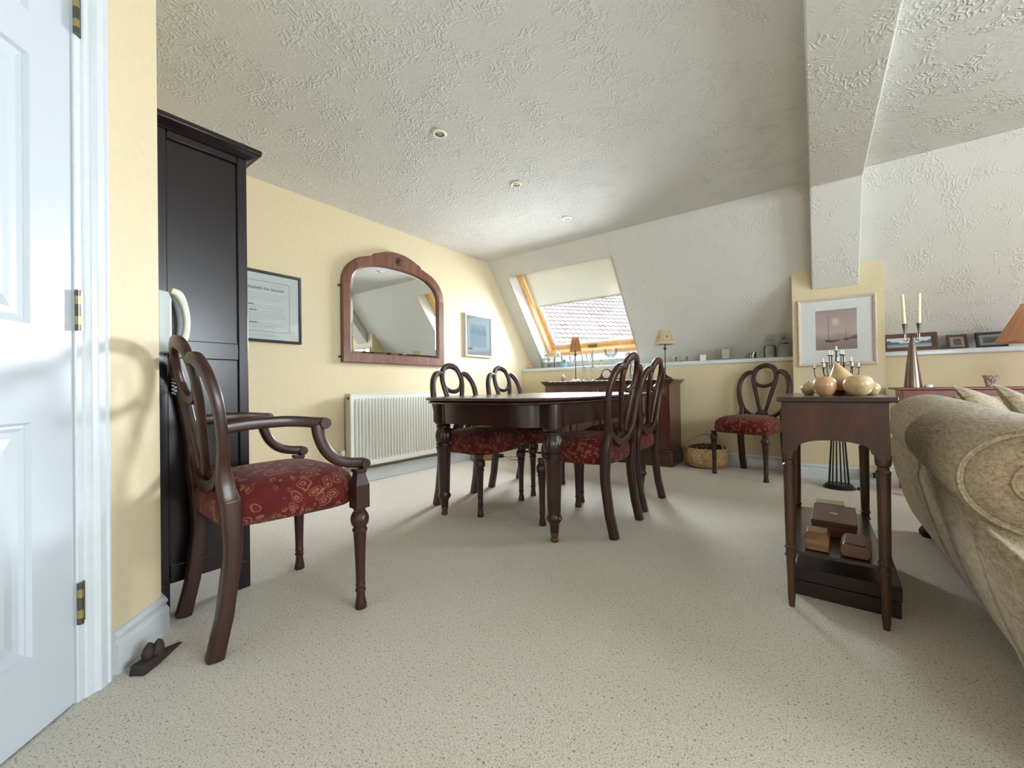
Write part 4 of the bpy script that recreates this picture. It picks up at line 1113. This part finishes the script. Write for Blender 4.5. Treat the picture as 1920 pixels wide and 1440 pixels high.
plain('ph_sky', (214, 222, 226), .5); plain('ph_hill', (84, 104, 122), .5); plain('ph_water', (150, 168, 178), .5); plain('ph_grey', (132, 132, 124), .5); plain('ph_green', (146, 158, 148), .5)
def poly(t, name, pts, mat, M, y=-.0072):
    m = MB(); m.add([M @ Vector((x, y, z)) for x, z in pts], [tuple(range(len(pts)))]); return ob(name, m, mat, t, smooth=False)
def mountain(t, hx_, w, h, M):
    a, b, c, d = -hx_ + w, hx_ - w, w, h - w
    o = poly(t, 'photograph', [(a, c), (b, c), (b, d), (a, d)], 'ph_sky', M)
    top = [(a + (b - a) * i / 16, c + (d - c) * (.30 + .62 * abs(i / 16 - .5) ** .8 * 1.2 + .07 * sin(i * 2.1))) for i in range(17)]
    poly(o, 'photographed_mountains', [(a, c + (d - c) * .3)] + top + [(b, c + (d - c) * .3)], 'ph_hill', M, -.0076)
    poly(o, 'photographed_lake', [(a, c), (b, c), (b, c + (d - c) * .32), (a, c + (d - c) * .32)], 'ph_water', M, -.0078)
def small_art(col):
    def f(t, hx_, w, h, M):
        q_ = .018; a, b, c, d = -hx_ + w + q_, hx_ - w - q_, w + q_, h - w - q_
        o = poly(t, 'photograph', [(a, c), (b, c), (b, d), (a, d)], col, M)
        cx_, cz_ = (a + b) / 2, (c + d) / 2
        poly(o, 'photographed_scene', [(cx_ + (b - a) * .38 * cos(k * pi / 6), cz_ - .004 + (d - c) * .28 * sin(k * pi / 6)) for k in range(12)], 'ph_green' if col == 'ph_grey' else 'ph_grey', M, -.0076)
    return f
photo_frame('photo_frame', 'wide brown frame with a blue mountain photograph leaning on the ledge beside the pier', .452, .790, .036, .162, 'frame_brown', 'mount', mountain)
photo_frame('photo_frame', 'smallest dark square photo frame on the ledge, between two wider ones', .838, .950, .018, .125, 'bean_brown', 'mount', small_art('ph_grey'))
photo_frame('photo_frame', 'dark navy photo frame with white mount on the ledge beside the salmon lampshade', .990, 1.150, .020, .130, 'dark_navy_frame', 'mount', small_art('ph_green'))

# ================================================================ PICTURE ON THE PIER
t = thing('framed_picture', 'sepia sailing boat picture in a pale wooden frame on the pier', 'picture', (.138, PY - .001, 1.215))
hx_, hz = .252, .280; m = MB(); w = .026
prof = [(0, 0), (0, -.018), (w * .3, -.024), (w * .8, -.018), (w, -.012), (w, 0)]
m.loft([[(sx * (hx_ - q_), d, sz * (hz - q_)) for q_, d in prof] for sx, sz in ((-1, -1), (1, -1), (1, 1), (-1, 1))], closed=True); ob('frame', m, 'limed_wood', t, ang=25)
m = MB(); m.box(-hx_ + .02, hx_ - .02, -.008, -.002, -hz + .02, hz - .02); ob('mount', m, 'mount', t, smooth=False)
def flat(par, name, pts, mat, y):
    m = MB(); m.add([(x, y, z) for x, z in pts], [tuple(range(len(pts)))]); return ob(name, m, mat, par, smooth=False)
tt = NT('sepia_print'); co = tt.coord(); gr = tt.n.new('ShaderNodeSeparateXYZ'); tt.link(co, gr.inputs[0])
hz_ = tt.ramp(tt.math('ADD', tt.math('MULTIPLY', gr.outputs[2], 2.2), tt.math('ADD', tt.math('MULTIPLY', tt.noise(tt.coord((4, 4, 16)), 2, 3), .25), .30)), [(0.0, lin((122, 104, 104))), (.28, lin((150, 132, 130))), (.42, lin((186, 170, 162))), (.75, lin((172, 152, 150))), (1.0, lin((128, 108, 112)))])
tt.col(hz_); tt.set(Roughness=.6); MAT['sepia_print'] = tt.m
plain('sepia_dark', (70, 56, 62), .6); plain('sepia_mid', (104, 88, 92), .6); plain('sepia_light', (196, 182, 174), .6); plain('sepia_glow', (208, 196, 188), .6)
A0, A1, B0, B1 = -.130, .134, -.150, .175
pr_ = flat(t, 'print', [(A0, B0), (A1, B0), (A1, B1), (A0, B1)], 'sepia_print', -.0085)
flat(pr_, 'printed_boat', [(-.070, -.068), (-.064, -.086), (-.020, -.090), (.020, -.080), (.030, -.070), (-.010, -.074), (-.045, -.072)], 'sepia_dark', -.0092)
flat(pr_, 'printed_mast', [(-.0465, -.074), (-.0435, -.074), (-.0440, .135), (-.0455, .135)], 'sepia_dark', -.0092)
flat(pr_, 'printed_shore', [(.020, -.070), (.134, -.070), (.134, -.042), (.110, -.046), (.090, -.056), (.060, -.062)], 'sepia_mid', -.0090)
flat(pr_, 'printed_yacht', [(.050, -.066), (.085, -.068), (.080, -.078), (.055, -.078)], 'sepia_dark', -.0093)
flat(pr_, 'printed_yacht_mast', [(.0645, -.066), (.0665, -.066), (.066, .030), (.065, .030)], 'sepia_dark', -.0093)
flat(pr_, 'printed_sunlight', [(.0 + .026 * cos(k * pi / 9), .075 + .034 * sin(k * pi / 9)) for k in range(18)], 'sepia_light', -.0090)
flat(pr_, 'printed_sun', [(.0 + .013 * cos(k * pi / 9), .078 + .017 * sin(k * pi / 9)) for k in range(18)], 'sepia_glow', -.0094)
m = MB(); m.quad((-hx_ + .024, -.0115, -hz + .024), (hx_ - .024, -.0115, -hz + .024), (hx_ - .024, -.0115, hz - .024), (-hx_ + .024, -.0115, hz - .024)); ob('glass', m, 'picture_glass', t, smooth=False)
# ================================================================ FLOOR THINGS AT THE BACK
t = thing('woven_basket', 'round woven basket with looped handle on the carpet beside the sideboard', 'basket', (-.862, 4.29, 0))
m = MB()
def brim(a): return 1
R = [(.02, .002), (.12, .002), (.165, .020), (.190, .060), (.196, .10), (.190, .145), (.180, .182)]
n = 48
def ringz(r, z, k=0): return [((r) * cos(2 * pi * j / n), (r) * sin(2 * pi * j / n) * .93, z + (.026 * max(0, sin(2 * pi * j / n)) * z / .18)) for j in range(n)]
m.loft([ringz(r, z) for r, z in R], cap1=False); ob('body', m, 'wicker', t, ang=60)
m = MB(); m.loft([ringz(max(.01, r - .008), max(z, .008)) for r, z in R], cap1=False); ob('lining', m, 'wicker_dark', t, ang=60)
m = MB(); m.tube([p for p in ringz(.178, .184)], .008, 8, closed=True); ob('rim', m, 'wicker', t, ang=60)
m = MB(); m.tube(cr([(-.178, -.01, .185), (-.172, .03, .225), (-.10, .10, .285), (-.02, .12, .305), (.06, .09, .285), (.13, .02, .225), (.165, -.06, .165)], 6), .0075, 8); ob('handle', m, 'wicker', t, ang=60)

t = thing('wicker_tray', 'small shallow wicker tray on the carpet near the radiator', 'tray', (-2.985, 3.46, 0), .9)
m = MB(); m.box(-.13, .13, -.08, .08, 0.001, .010)
for a, b, c, d in ((-.13, .13, -.08, -.072), (-.13, .13, .072, .08), (-.13, -.122, -.08, .08), (.122, .13, -.08, .08)): m.box(a, b, c, d, .001, .055)
ob('tray', m, 'wicker', t, bevel=.003)
t = thing('power_adapter', 'black power adapter with a loop of cable on the carpet near the wicker tray', 'adapter', (-2.90, 3.66, 0))
m = MB(); m.box(-.035, .035, -.025, .025, .001, .04); ob('body', m, 'black', t, bevel=.005)
m = MB(); m.tube(cr([(.03, 0, .02), (.10, .02, .005), (.20, -.06, .005), (.27, .02, .005), (.20, .10, .005), (.08, .06, .005)], 6), .003, 6); ob('cable', m, 'black', t)
t = thing('heater_box', 'low white box with a dark grille at the left foot of the sideboard', 'appliance', (-2.76, 4.19, 0))
m = MB(); m.box(-.14, .14, -.08, .12, .02, .135); ob('case', m, 'plastic_white', t, bevel=.008)
m = MB(); m.box(-.105, .085, -.083, -.079, .045, .115); ob('grille', m, 'black', t, bevel=.001)
m = MB(); m.box(-.15, .15, -.09, .13, .001, .02); ob('foot', m, 'black', t)

# floor-standing candelabra: fan of rods rising from a round base
t = thing('floor_candelabra', 'iron floor candelabra with fan of rods and branching candle arms by the pier', 'candelabra', (.130, 3.955, 0))
m = MB(); m.lathe([(0, .001), (.098, .001), (.098, .010), (.085, .014), (.085, .026), (.078, .031), (0, .031)], 32); ob('base', m, 'iron', t, ang=30)
for k in range(14):
    a = 2 * pi * k / 14; m = MB()
    m.tube([(.062 * cos(a), .062 * sin(a), .03), (.040 * cos(a), .040 * sin(a), .40), (.016 * cos(a), .016 * sin(a), .80)], .0036, 6); ob('rod', m, 'iron', t)
m = MB(); m.lathe([(0, .78), (.020, .78), (.024, .79), (.020, .80), (.012, .805), (.010, .86), (.006, .98), (.005, 1.03), (0, 1.03)], 14); ob('hub', m, 'iron', t)
armspec = []
for k in range(5): armspec.append((2 * pi * k / 5 + .35, .140, .905, .825))
for k in range(5): armspec.append((2 * pi * k / 5 + 1.0, .088, .945, .850))
for k in range(4): armspec.append((2 * pi * k / 4 + .55, .050, 1.000, .900))
armspec.append((0, .0005, 1.032, 1.02))
for i, (a, r, z, zb) in enumerate(armspec):
    m = MB(); c, s = cos(a), sin(a)
    if r > .01: m.tube(cr([(.006 * c, .006 * s, zb), (r * .45 * c, r * .45 * s, zb - .008), (r * .88 * c, r * .88 * s, zb + .004), (r * c, r * s, (z + zb) / 2 + .004), (r * c, r * s, z)], 5), .0030, 6)
    m.lathe([(0, 0), (.004, 0), (.013, .004), (.014, .006), (.005, .008), (0, .008)], 12, (r * c, r * s, z)); ob('candle_arm', m, 'iron', t)
    cn = thing('candle', 'small white candle on the iron floor candelabra', 'candle', (.130 + r * c, 3.955 + r * s, z + .0085), 0, 'small white candles on the floor candelabra')
    m = MB(); m.lathe([(0, 0), (.0062, 0), (.0060, .028), (.003, .033), (0, .034)], 10); ob('wax', m, 'candle_white', cn)
    m = MB(); m.tube([(0, 0, .033), (.0005, 0, .039)], .0007, 4); ob('wick', m, 'black', cn)

t = thing('wall_socket', 'double socket with black plug on the skirting of the pier', 'socket', (.345, PY - .021, .10))
m = MB(); m.box(-.045, .045, -.008, 0, -.06, .012); ob('plate', m, 'plastic_white', t, bevel=.003)
m = MB(); m.box(-.075, -.03, -.05, -.0085, -.060, .0); m.box(.0, .035, -.035, -.0085, -.045, -.005); ob('plug', m, 'black', t, bevel=.004)
m = MB(); m.tube(cr([(.200, 3.97, .012), (.25, 3.94, .005), (.30, 3.98, .005), (.29, 4.06, .005), (.30, 4.14, .03), (.300, 4.17, .05)], 6), .003, 6); tag(ob('lamp_cable', m, 'black'), 'black cable trailing from the floor candelabra to the wall socket', 'cable')
m = MB(); m.tube(cr([(.36, 4.19, .07), (.41, 4.16, .06), (.43, 4.12, .03), (.42, 4.06, .006), (.37, 4.02, .005), (.34, 4.06, .005)], 6), .003, 6); tag(ob('white_cable', m, 'plastic_white'), 'white cable curling down from the wall socket beside the pier', 'cable')
m = MB(); m.box(.235, .285, 3.925, 3.955, .001, .022); tag(ob('cable_switch', m, 'black', bevel=.006), 'black inline switch lying on the carpet by the candelabra base', 'switch')

# ================================================================ CONSOLE BEHIND THE SOFA
t = thing('console_table', 'long reddish wooden console table against the right-hand back wall', 'console table', (1.2, 4.15, 0))
def K(mb, x0, x1, y0, y1, z0, z1): mb.box(x0 - 1.2, x1 - 1.2, y0 - 4.15, y1 - 4.15, z0, z1)
m = MB(); K(m, .445, 2.0, 3.865, 4.235, .738, .755); ob('top', m, 'red_wood', t, bevel=.004)
m = MB(); K(m, .485, 1.96, 3.90, 4.22, .655, .738); ob('apron', m, 'red_wood', t, bevel=.003)
for x in (.485, 1.915):
    for y in (3.90, 4.175):
        m = MB(); x_, y_ = x + .0225 - 1.2, y + .0225 - 4.15
        m.loft([[(x_ + sx * w, y_ + sy * w, z) for sx, sy in ((-1, -1), (1, -1), (1, 1), (-1, 1))] for w, z in ((.015, .0), (.0225, .56), (.0225, .66))]); ob('leg', m, 'red_wood', t, bevel=.002)
m = MB(); K(m, .50, 1.945, 3.925, 4.195, .17, .19); ob('shelf', m, 'red_wood', t, bevel=.003)
KZ = .755
t = thing('candle_holder', 'tall conical pewter candle holder with two arms on the console table', 'candle holder', (.552, 4.00, KZ), .15)
m = MB(); m.lathe([(0, 0), (.048, 0), (.048, .004), (.040, .09), (.030, .19), (.018, .30), (.010, .345), (.006, .36), (0, .365)], 28); ob('cone', m, 'pewter', t, ang=40)
for s in (-1, 1):
    m = MB(); m.tube(cr([(s * .004, 0, .335), (s * .014, 0, .365), (s * .026, 0, .380), (s * .030, 0, .360), (s * .022, 0, .345), (s * .026, 0, .330), (s * .038, 0, .335), (s * .038, 0, .385)], 5), .0034, 6)
    m.lathe([(0, 0), (.005, 0), (.008, .03), (.015, .075), (.013, .075), (0, .05)], 14, (s * .038, 0, .375)); ob('arm', m, 'pewter', t)
    x_, y_ = .552 + s * .038 * cos(.15), 4.00 + s * .038 * sin(.15)
    cn = thing('taper_candle', 'left ivory taper candle in the tall pewter holder' if s < 0 else 'right ivory taper candle in the tall pewter holder', 'candle', (x_, y_, KZ + .43), 0)
    m = MB(); m.tube([(0, 0, 0), (s * .003 - .001, 0, .11), (s * .006 - .002, 0, .232)], [.0105, .0105, .0095], 14); ob('wax', m, 'candle', cn)
    m = MB(); m.tube([(s * .006 - .002, 0, .232), (s * .006 - .002, 0, .240)], .001, 4); ob('wick', m, 'black', cn)
t = thing('tealight', 'small white tealight on the console beside the pewter holder', 'candle', (.628, 3.99, KZ))
m = MB(); m.lathe([(0, 0), (.022, 0), (.022, .018), (.020, .018), (.020, .016), (0, .015)], 20); ob('wax', m, 'candle_white', t, ang=30)
m = MB(); m.tube([(0, 0, .015), (0, 0, .021)], .001, 4); ob('wick', m, 'black', t)
t = thing('china_cup', 'patterned china cup with handle on the console table', 'cup', (.925, 4.05, KZ), .5)
m = MB(); m.lathe([(0, 0), (.018, 0), (.020, .004), (.023, .030), (.027, .055), (.036, .074), (.034, .074), (.024, .055), (.020, .012), (0, .010)], 26); ob('body', m, 'patterned_china', t, ang=40)
m = MB(); m.tube(cr([(.030, 0, .066), (.044, 0, .072), (.056, 0, .066), (.050, 0, .048), (.036, 0, .036), (.025, 0, .032)], 5), .0026, 6); ob('handle', m, 'porcelain', t)
t = thing('lamp', 'large lamp with salmon pleated shade on the console at the right edge', 'lamp', (1.130, 3.98, KZ))
m = MB(); m.lathe([(0, 0), (.065, 0), (.065, .010), (.045, .02), (.062, .06), (.075, .11), (.060, .165), (.022, .195), (.012, .205), (.010, .33), (0, .33)], 28); ob('base', m, 'pewter', t, ang=40)
m = MB(); m.lathe([(.192, .285), (.082, .515)], 96, flute=lambda z, a: .012 * cos(24 * a)); sh = ob('lamp_shade', m, 'shade_salmon', t, ang=15)
sh.data.update()
import bmesh
bm = bmesh.new(); bm.from_mesh(sh.data); bmesh.ops.delete(bm, geom=[f for f in bm.faces if len(f.verts) > 8], context='FACES_ONLY'); bm.to_mesh(sh.data); bm.free()
m = MB(); m.tube([(.192 * cos(2 * pi * k / 48), .192 * sin(2 * pi * k / 48), .285) for k in range(48)], .004, 6, closed=True); ob('shade_trim', m, 'salmon', sh); m = MB(); m.tube([(.082 * cos(2 * pi * k / 32), .082 * sin(2 * pi * k / 32), .515) for k in range(32)], .003, 6, closed=True); ob('shade_trim', m, 'salmon', sh)
m = MB(); m.lathe([(0, .33), (.010, .33), (.026, .37), (.030, .40), (.020, .43), (0, .44)], 16); ob('bulb', m, 'candle_white', t)
m = MB()
for k in range(3):
    a = 2 * pi * k / 3; m.tube([(0, 0, .335), (.13 * cos(a), .13 * sin(a), .30), (.19 * cos(a), .19 * sin(a), .288)], .0015, 5)
ob('shade_carrier', m, 'brass_old', t)

# ================================================================ NARROW SIDE TABLE
t = thing('side_table', 'narrow mahogany side table with arched end panel and turned legs by the sofa', 'side table', (.047, 2.10, 0))
def S(mb, x0, x1, y0, y1, z0, z1): mb.box(x0 - .047, x1 - .047, y0 - 2.10, y1 - 2.10, z0, z1)
AX0, AX1, AY0, AY1 = -.100, .188, 1.752, 2.452
m = MB(); S(m, -.113, .208, 1.738, 2.466, .733, .750); ob('tabletop', m, 'dark_top', t, bevel=.003)
def arched(horizontal):
    a, b = (AX0, AX1) if horizontal else (AY0, AY1)
    lo, hi, zc = .548, .733, .603
    p = [(a, hi), (a, lo), (a + .036, lo)]; n = 18; c = (a + b) / 2; hw = (b - a) / 2 - .036 - .010
    p += [(a + .036, lo + .010)]
    for k in range(n + 1):
        q_ = pi * (1 - k / n); p.append((c + hw * cos(q_), lo + .018 + (zc - lo - .018) * sin(q_) ** .8))
    p += [(b - .036, lo + .010), (b - .036, lo), (b, lo), (b, hi)]
    return p
for y in (AY0, AY1 - .016):
    m = MB(); p = arched(True); m.loft([[(x - .047, yy - 2.10, z) for x, z in p] for yy in (y, y + .016)]); ob('end_panel', m, 'side_table_wood', t, bevel=.0015)
for x in (AX0, AX1 - .016):
    m = MB(); p = arched(False); m.loft([[(xx - .047, min(max(y, AY0 + .0165), AY1 - .0165) - 2.10, z) for y, z in p] for xx in (x + .0005, x + .016)]); ob('side_panel', m, 'side_table_wood', t, bevel=.0015)
for lx in (-.081, .171):
    for ly in (1.772, 2.432):
        m = MB(); m.lathe([(0, 0), (.0085, 0), (.0115, .03), (.0125, .10), (.0145, .17), (.0145, .178), (.0185, .181), (.0185, .186), (.0150, .190), (.0150, .206), (.0185, .210), (.0185, .215), (.0150, .219), (.0165, .30), (.0175, .44), (.0185, .50), (.0200, .508), (.0150, .514), (.0150, .524), (.0200, .530), (.0215, .540), (.0215, .56), (0, .56)], 24, (lx - .047, ly - 2.10, 0)); ob('leg', m, 'side_table_leg', t, ang=30)
m = MB(); S(m, -.088, .178, 1.775, 2.43, .188, .200); ob('shelf', m, 'dark_top', t, bevel=.002)

# gourds on top
TZ = .750
def gourd(label, x, y, prof, mat, seg=36, stalk=True, rz=0):
    t = thing('wooden_gourd', label, 'ornament', (x, y, TZ), rz, 'turned wooden gourds on the side table')
    m = MB(); m.lathe(cr(prof, 4), seg, M=None, flute=lambda z, a: .012 * cos(5 * a)); ob('body', m, mat, t, ang=60)
    if stalk:
        zt = max(p[1] for p in prof); m = MB(); m.tube([(0, 0, zt - .004), (.001, 0, zt + .004)], .0016, 5); ob('stalk', m, 'bean_brown', t)
gourd('pinkish round turned wooden fruit, left of the two front ones', .027, 1.905, [(0.001, .0), (.014, .0), (.028, .013), (.0355, .034), (.034, .052), (.026, .066), (.010, .072), (.001, .068)], 'gourd_pink')
gourd('larger pale round turned wooden fruit, right of the two front ones', .122, 1.915, [(0.001, .0), (.018, .0), (.034, .013), (.043, .036), (.041, .054), (.031, .068), (.012, .074), (.001, .073)], 'gourd_wood')
t = thing('ornament_stand', 'dark reddish wooden dish under the tall gourd on the side table', 'dish', (.083, 2.00, TZ))
m = MB(); m.lathe([(0, 0), (.030, 0), (.034, .006), (.046, .020), (.044, .022), (.030, .012), (0, .010)], 28); ob('dish', m, 'red_wood', t)
t = thing('wooden_gourd', 'tall pear-shaped wooden gourd with pointed neck behind the round ones', 'ornament', (.083, 2.00, TZ + .0115), 0, 'turned wooden gourds on the side table')
m = MB(); P_ = cr([(.001, 0.0, 0), (.024, .0, 0), (.038, .018, 0), (.044, .038, 0), (.040, .056, -.002), (.030, .072, -.006), (.020, .088, -.011), (.010, .104, -.016), (.003, .116, -.020), (.001, .119, -.021)], 4)
m.loft([[(max(r, .0005) * cos(2 * pi * j / 28) + dx, max(r, .0005) * sin(2 * pi * j / 28), z) for j in range(28)] for r, z, dx in P_]); ob('body', m, 'gourd_wood', t, ang=60)
for nm, lab, x, y, mt in (('wooden_gourd', 'small pale wooden fruit on its side at the left, behind the pinkish one', -.022, 2.02, 'gourd_wood'), ('wooden_gourd', 'small pale wooden fruit at the right, just behind the larger front one', .166, 2.02, 'gourd_wood')):
    gourd(lab, x, y, [(0.001, .0), (.012, .0), (.022, .010), (.027, .024), (.023, .038), (.012, .048), (.004, .052), (.001, .053)], mt)

# boxes on its shelf
HZ = .200
t = thing('wooden_box', 'flat mahogany box with a pale square plaque on the shelf of the side table', 'box', (.052, 2.135, HZ), -.04)
m = MB(); m.box(-.070, .070, -.130, .150, 0.001, .040); ob('box', m, 'box_wood', t, bevel=.002); m = MB(); m.box(-.071, .071, -.131, .151, .0415, .060); l_ = ob('lid', m, 'box_wood', t, bevel=.002)
m = MB(); m.box(-.012, .012, -.014, .012, .060, .0612); ob('plaque', m, 'pale_wood', l_)
t = thing('wooden_box', 'pale wooden box farthest back on the shelf of the side table', 'box', (.045, 2.375, HZ))
m = MB(); m.box(-.050, .050, -.040, .040, .001, .052); ob('box', m, 'pale_wood', t, bevel=.002)
t = thing('wooden_box', 'small burr-wood box at the left front of the side table shelf', 'box', (-.004, 1.850, HZ), -.05)
m = MB(); m.loft([[(x, y, z) for x, z in ((-.034, .001), (.034, .001), (.036, .052), (.028, .066), (-.028, .066), (-.036, .052))] for y in (-.040, .040)]); ob('box', m, 'burl', t, bevel=.003)
t = thing('wooden_box', 'rounded dark reddish box at the right front of the side table shelf', 'box', (.103, 1.868, HZ), -.08)
m = MB(); q_ = []
m.loft([[(x, y, z) for x, z in ((-.034, .001), (.034, .001), (.042, .012), (.044, .028), (.036, .042), (-.030, .046), (-.040, .030), (-.040, .012))] for y in (-.066, .066)]); ob('box', m, 'mirror_wood', t, bevel=.004, segs=3)
m = MB(); m.box(-.028, .030, -.060, .060, .0435, .049); ob('lid', m, 'box_wood', t, bevel=.002)
# long case lying on the carpet under the shelf
t = thing('flat_case', 'long dark flat case lying on the carpet beneath the side table shelf', 'case', (.078, 2.14, 0), -.03)
m = MB(); m.box(-.144, .150, -.262, .258, .001, .055); ob('base', m, 'dark_case', t, bevel=.003); m = MB(); m.box(-.146, .152, -.264, .260, .0565, .108); ob('lid', m, 'dark_case', t, bevel=.004)

# ================================================================ SOFA (its back is turned to the side table)
t = thing('sofa', 'large beige chenille sofa with rolled back seen from behind, cushions on it', 'sofa', (.9, 2.3, 0))
SXo, SYo = .9, 2.3
SY0, SY1 = 1.56, 3.06
def spt(x, y, z): return (x - SXo, y - SYo, z)
m = MB()
# outside back: leans outwards as it rises
sec = [(.432, .050), (.404, .10), (.376, .18), (.345, .30), (.322, .42), (.330, .50), (.62, .50), (.66, .30), (.68, .050)]
def yy_(y, z): return y + (.02 * (z / .5) if y > 2 else 0)
m.loft([[spt(x, yy_(y, z), (z if y > 1.57 else .05 + (z - .05) * (.86 if x < .4 else .35))) for x, z in sec] for y in (1.12, 1.14, 1.35, 1.545, 1.575, 1.9, 2.3, 2.7, SY1 - .02, SY1)]); ob('back', m, 'chenille', t, bevel=.02, segs=3, ang=40)
m = MB(); n = 32
def rr(y, k):
    u_ = (y - 1.55) / 1.5; cx_ = .452 + .028 * u_; cz_ = .550 + .030 * u_; rx = .172 * k; rz = (.138 + .012 * u_) * k
    return [spt(cx_ + rx * cos(2 * pi * j / n), y, cz_ + rz * sin(2 * pi * j / n)) for j in range(n)]
m.loft([rr(1.535, .80), rr(1.528, .90), rr(1.532, .965), rr(1.545, 1.0), rr(1.8, 1.0), rr(2.2, 1.0), rr(2.6, 1.0), rr(2.95, 1.0), rr(3.06, .985), rr(3.10, .93), rr(3.12, .80)], cap0=True); bk_ = ob('rolled_top', m, 'chenille', t, ang=60)
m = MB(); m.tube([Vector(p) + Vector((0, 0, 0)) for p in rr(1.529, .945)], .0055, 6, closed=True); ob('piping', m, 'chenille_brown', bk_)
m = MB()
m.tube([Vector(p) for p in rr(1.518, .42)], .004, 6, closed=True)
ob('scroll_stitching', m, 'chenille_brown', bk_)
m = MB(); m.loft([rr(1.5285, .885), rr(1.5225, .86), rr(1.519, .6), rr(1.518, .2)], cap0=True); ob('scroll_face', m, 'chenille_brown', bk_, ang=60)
# arms running away to the right, one at each end
for nm, y, zc, r in (('near', 1.66, .46, .12), ('far', 2.98, .595, .125)):
    m = MB(); n = 28
    def ra_(x, k): return [spt(x, y + r * k * cos(2 * pi * j / n), zc + r * k * sin(2 * pi * j / n)) for j in range(n)]
    m.loft([ra_(.56, 1), ra_(1.0, 1), ra_(1.34, 1), ra_(1.36, .95), ra_(1.365, .8)])
    m.box(.56 - SXo, 1.34 - SXo, y - SYo - .09, y - SYo + .09, .06, zc); ob('arm', m, 'chenille', t, ang=50)
m = MB(); m.box(.60 - SXo, 1.36 - SXo, SY0 + .18 - SYo, SY1 - .14 - SYo, .06, .30); ob('seat_base', m, 'chenille', t, bevel=.03, segs=3)
for k in range(2):
    y0 = SY0 + .20 + k * .57
    m = MB(); m.box(.62 - SXo, 1.40 - SXo, y0 - SYo, y0 + .56 - SYo, .302, .46); ob('seat_cushion', m, 'chenille', t, bevel=.04, segs=4)
for x in (.46, 1.30):
    for y in (SY0 + .05, 2.995):
        m = MB(); m.lathe([(0, 0), (.020, 0), (.032, .014), (.034, .032), (.026, .048), (.018, .06), (0, .06)], 18, (x - SXo - (.012 if x < 1 else 0), y - SYo - .05 * (y > 2), 0)); ob('foot', m, 'black', t)

def pillow(name, label, loc, rot, w, h, th, mat, cat='cushion', group=None, button=False):
    t = thing(name, label, cat, loc, 0, group); t.rotation_euler = rot
    m = MB(); N = 16; vs = []
    for side in (1, -1):
        def fn(u, v, side=side):
            a, b = 2 * u - 1, 2 * v - 1
            e = (1 - abs(a) ** 2.4) * (1 - abs(b) ** 2.4)
            pin = 1 - .10 * (1 - abs(a) ** 2) * abs(b) ** 3; pin2 = 1 - .10 * (1 - abs(b) ** 2) * abs(a) ** 3
            return (a * w / 2 * pin2, side * th / 2 * max(0, e) ** .55, b * h / 2 * pin)
        m.grid(fn, N, N)
    ob('cover', m, mat, t, ang=80)
    if button:
        m = MB(); m.lathe([(0, 0), (.012, 0), (.013, .006), (.008, .012), (0, .013)], 14, M=Matrix.Translation((.0, -th / 2 - .001, -.0)) @ Matrix.Rotation(pi / 2, 4, 'X')); ob('button', m, 'leather_grey', t)
    return t
def lean(loc, tilt, turn, diamond):
    return (Matrix.Translation(loc) @ Matrix.Rotation(radians(tilt), 4, 'Y') @ Matrix.Rotation(radians(turn), 4, 'Z') @ Matrix.Rotation(radians(diamond), 4, 'Y'))
c_ = pillow('scatter_cushion', 'beige scatter cushion leaning on the sofa, its corner nearest the pewter candle holder', (0, 0, 0), (0, 0, 0), .27, .27, .07, 'chenille', group='beige scatter cushions on the sofa')
c_.matrix_world = lean((.655, 2.84, .650), -44, 66, 42)
c_ = pillow('scatter_cushion', 'beige scatter cushion standing corner up below the china cup', (0, 0, 0), (0, 0, 0), .27, .27, .07, 'chenille', group='beige scatter cushions on the sofa')
c_.matrix_world = lean((.658, 2.33, .648), -42, 70, 52)
pillow('grey_cushion', 'grey-brown cushion at the right edge, behind the rolled sofa back', (.89, 2.62, .602), (radians(4), radians(2), radians(-14)), .36, .27, .12, 'leather_grey')
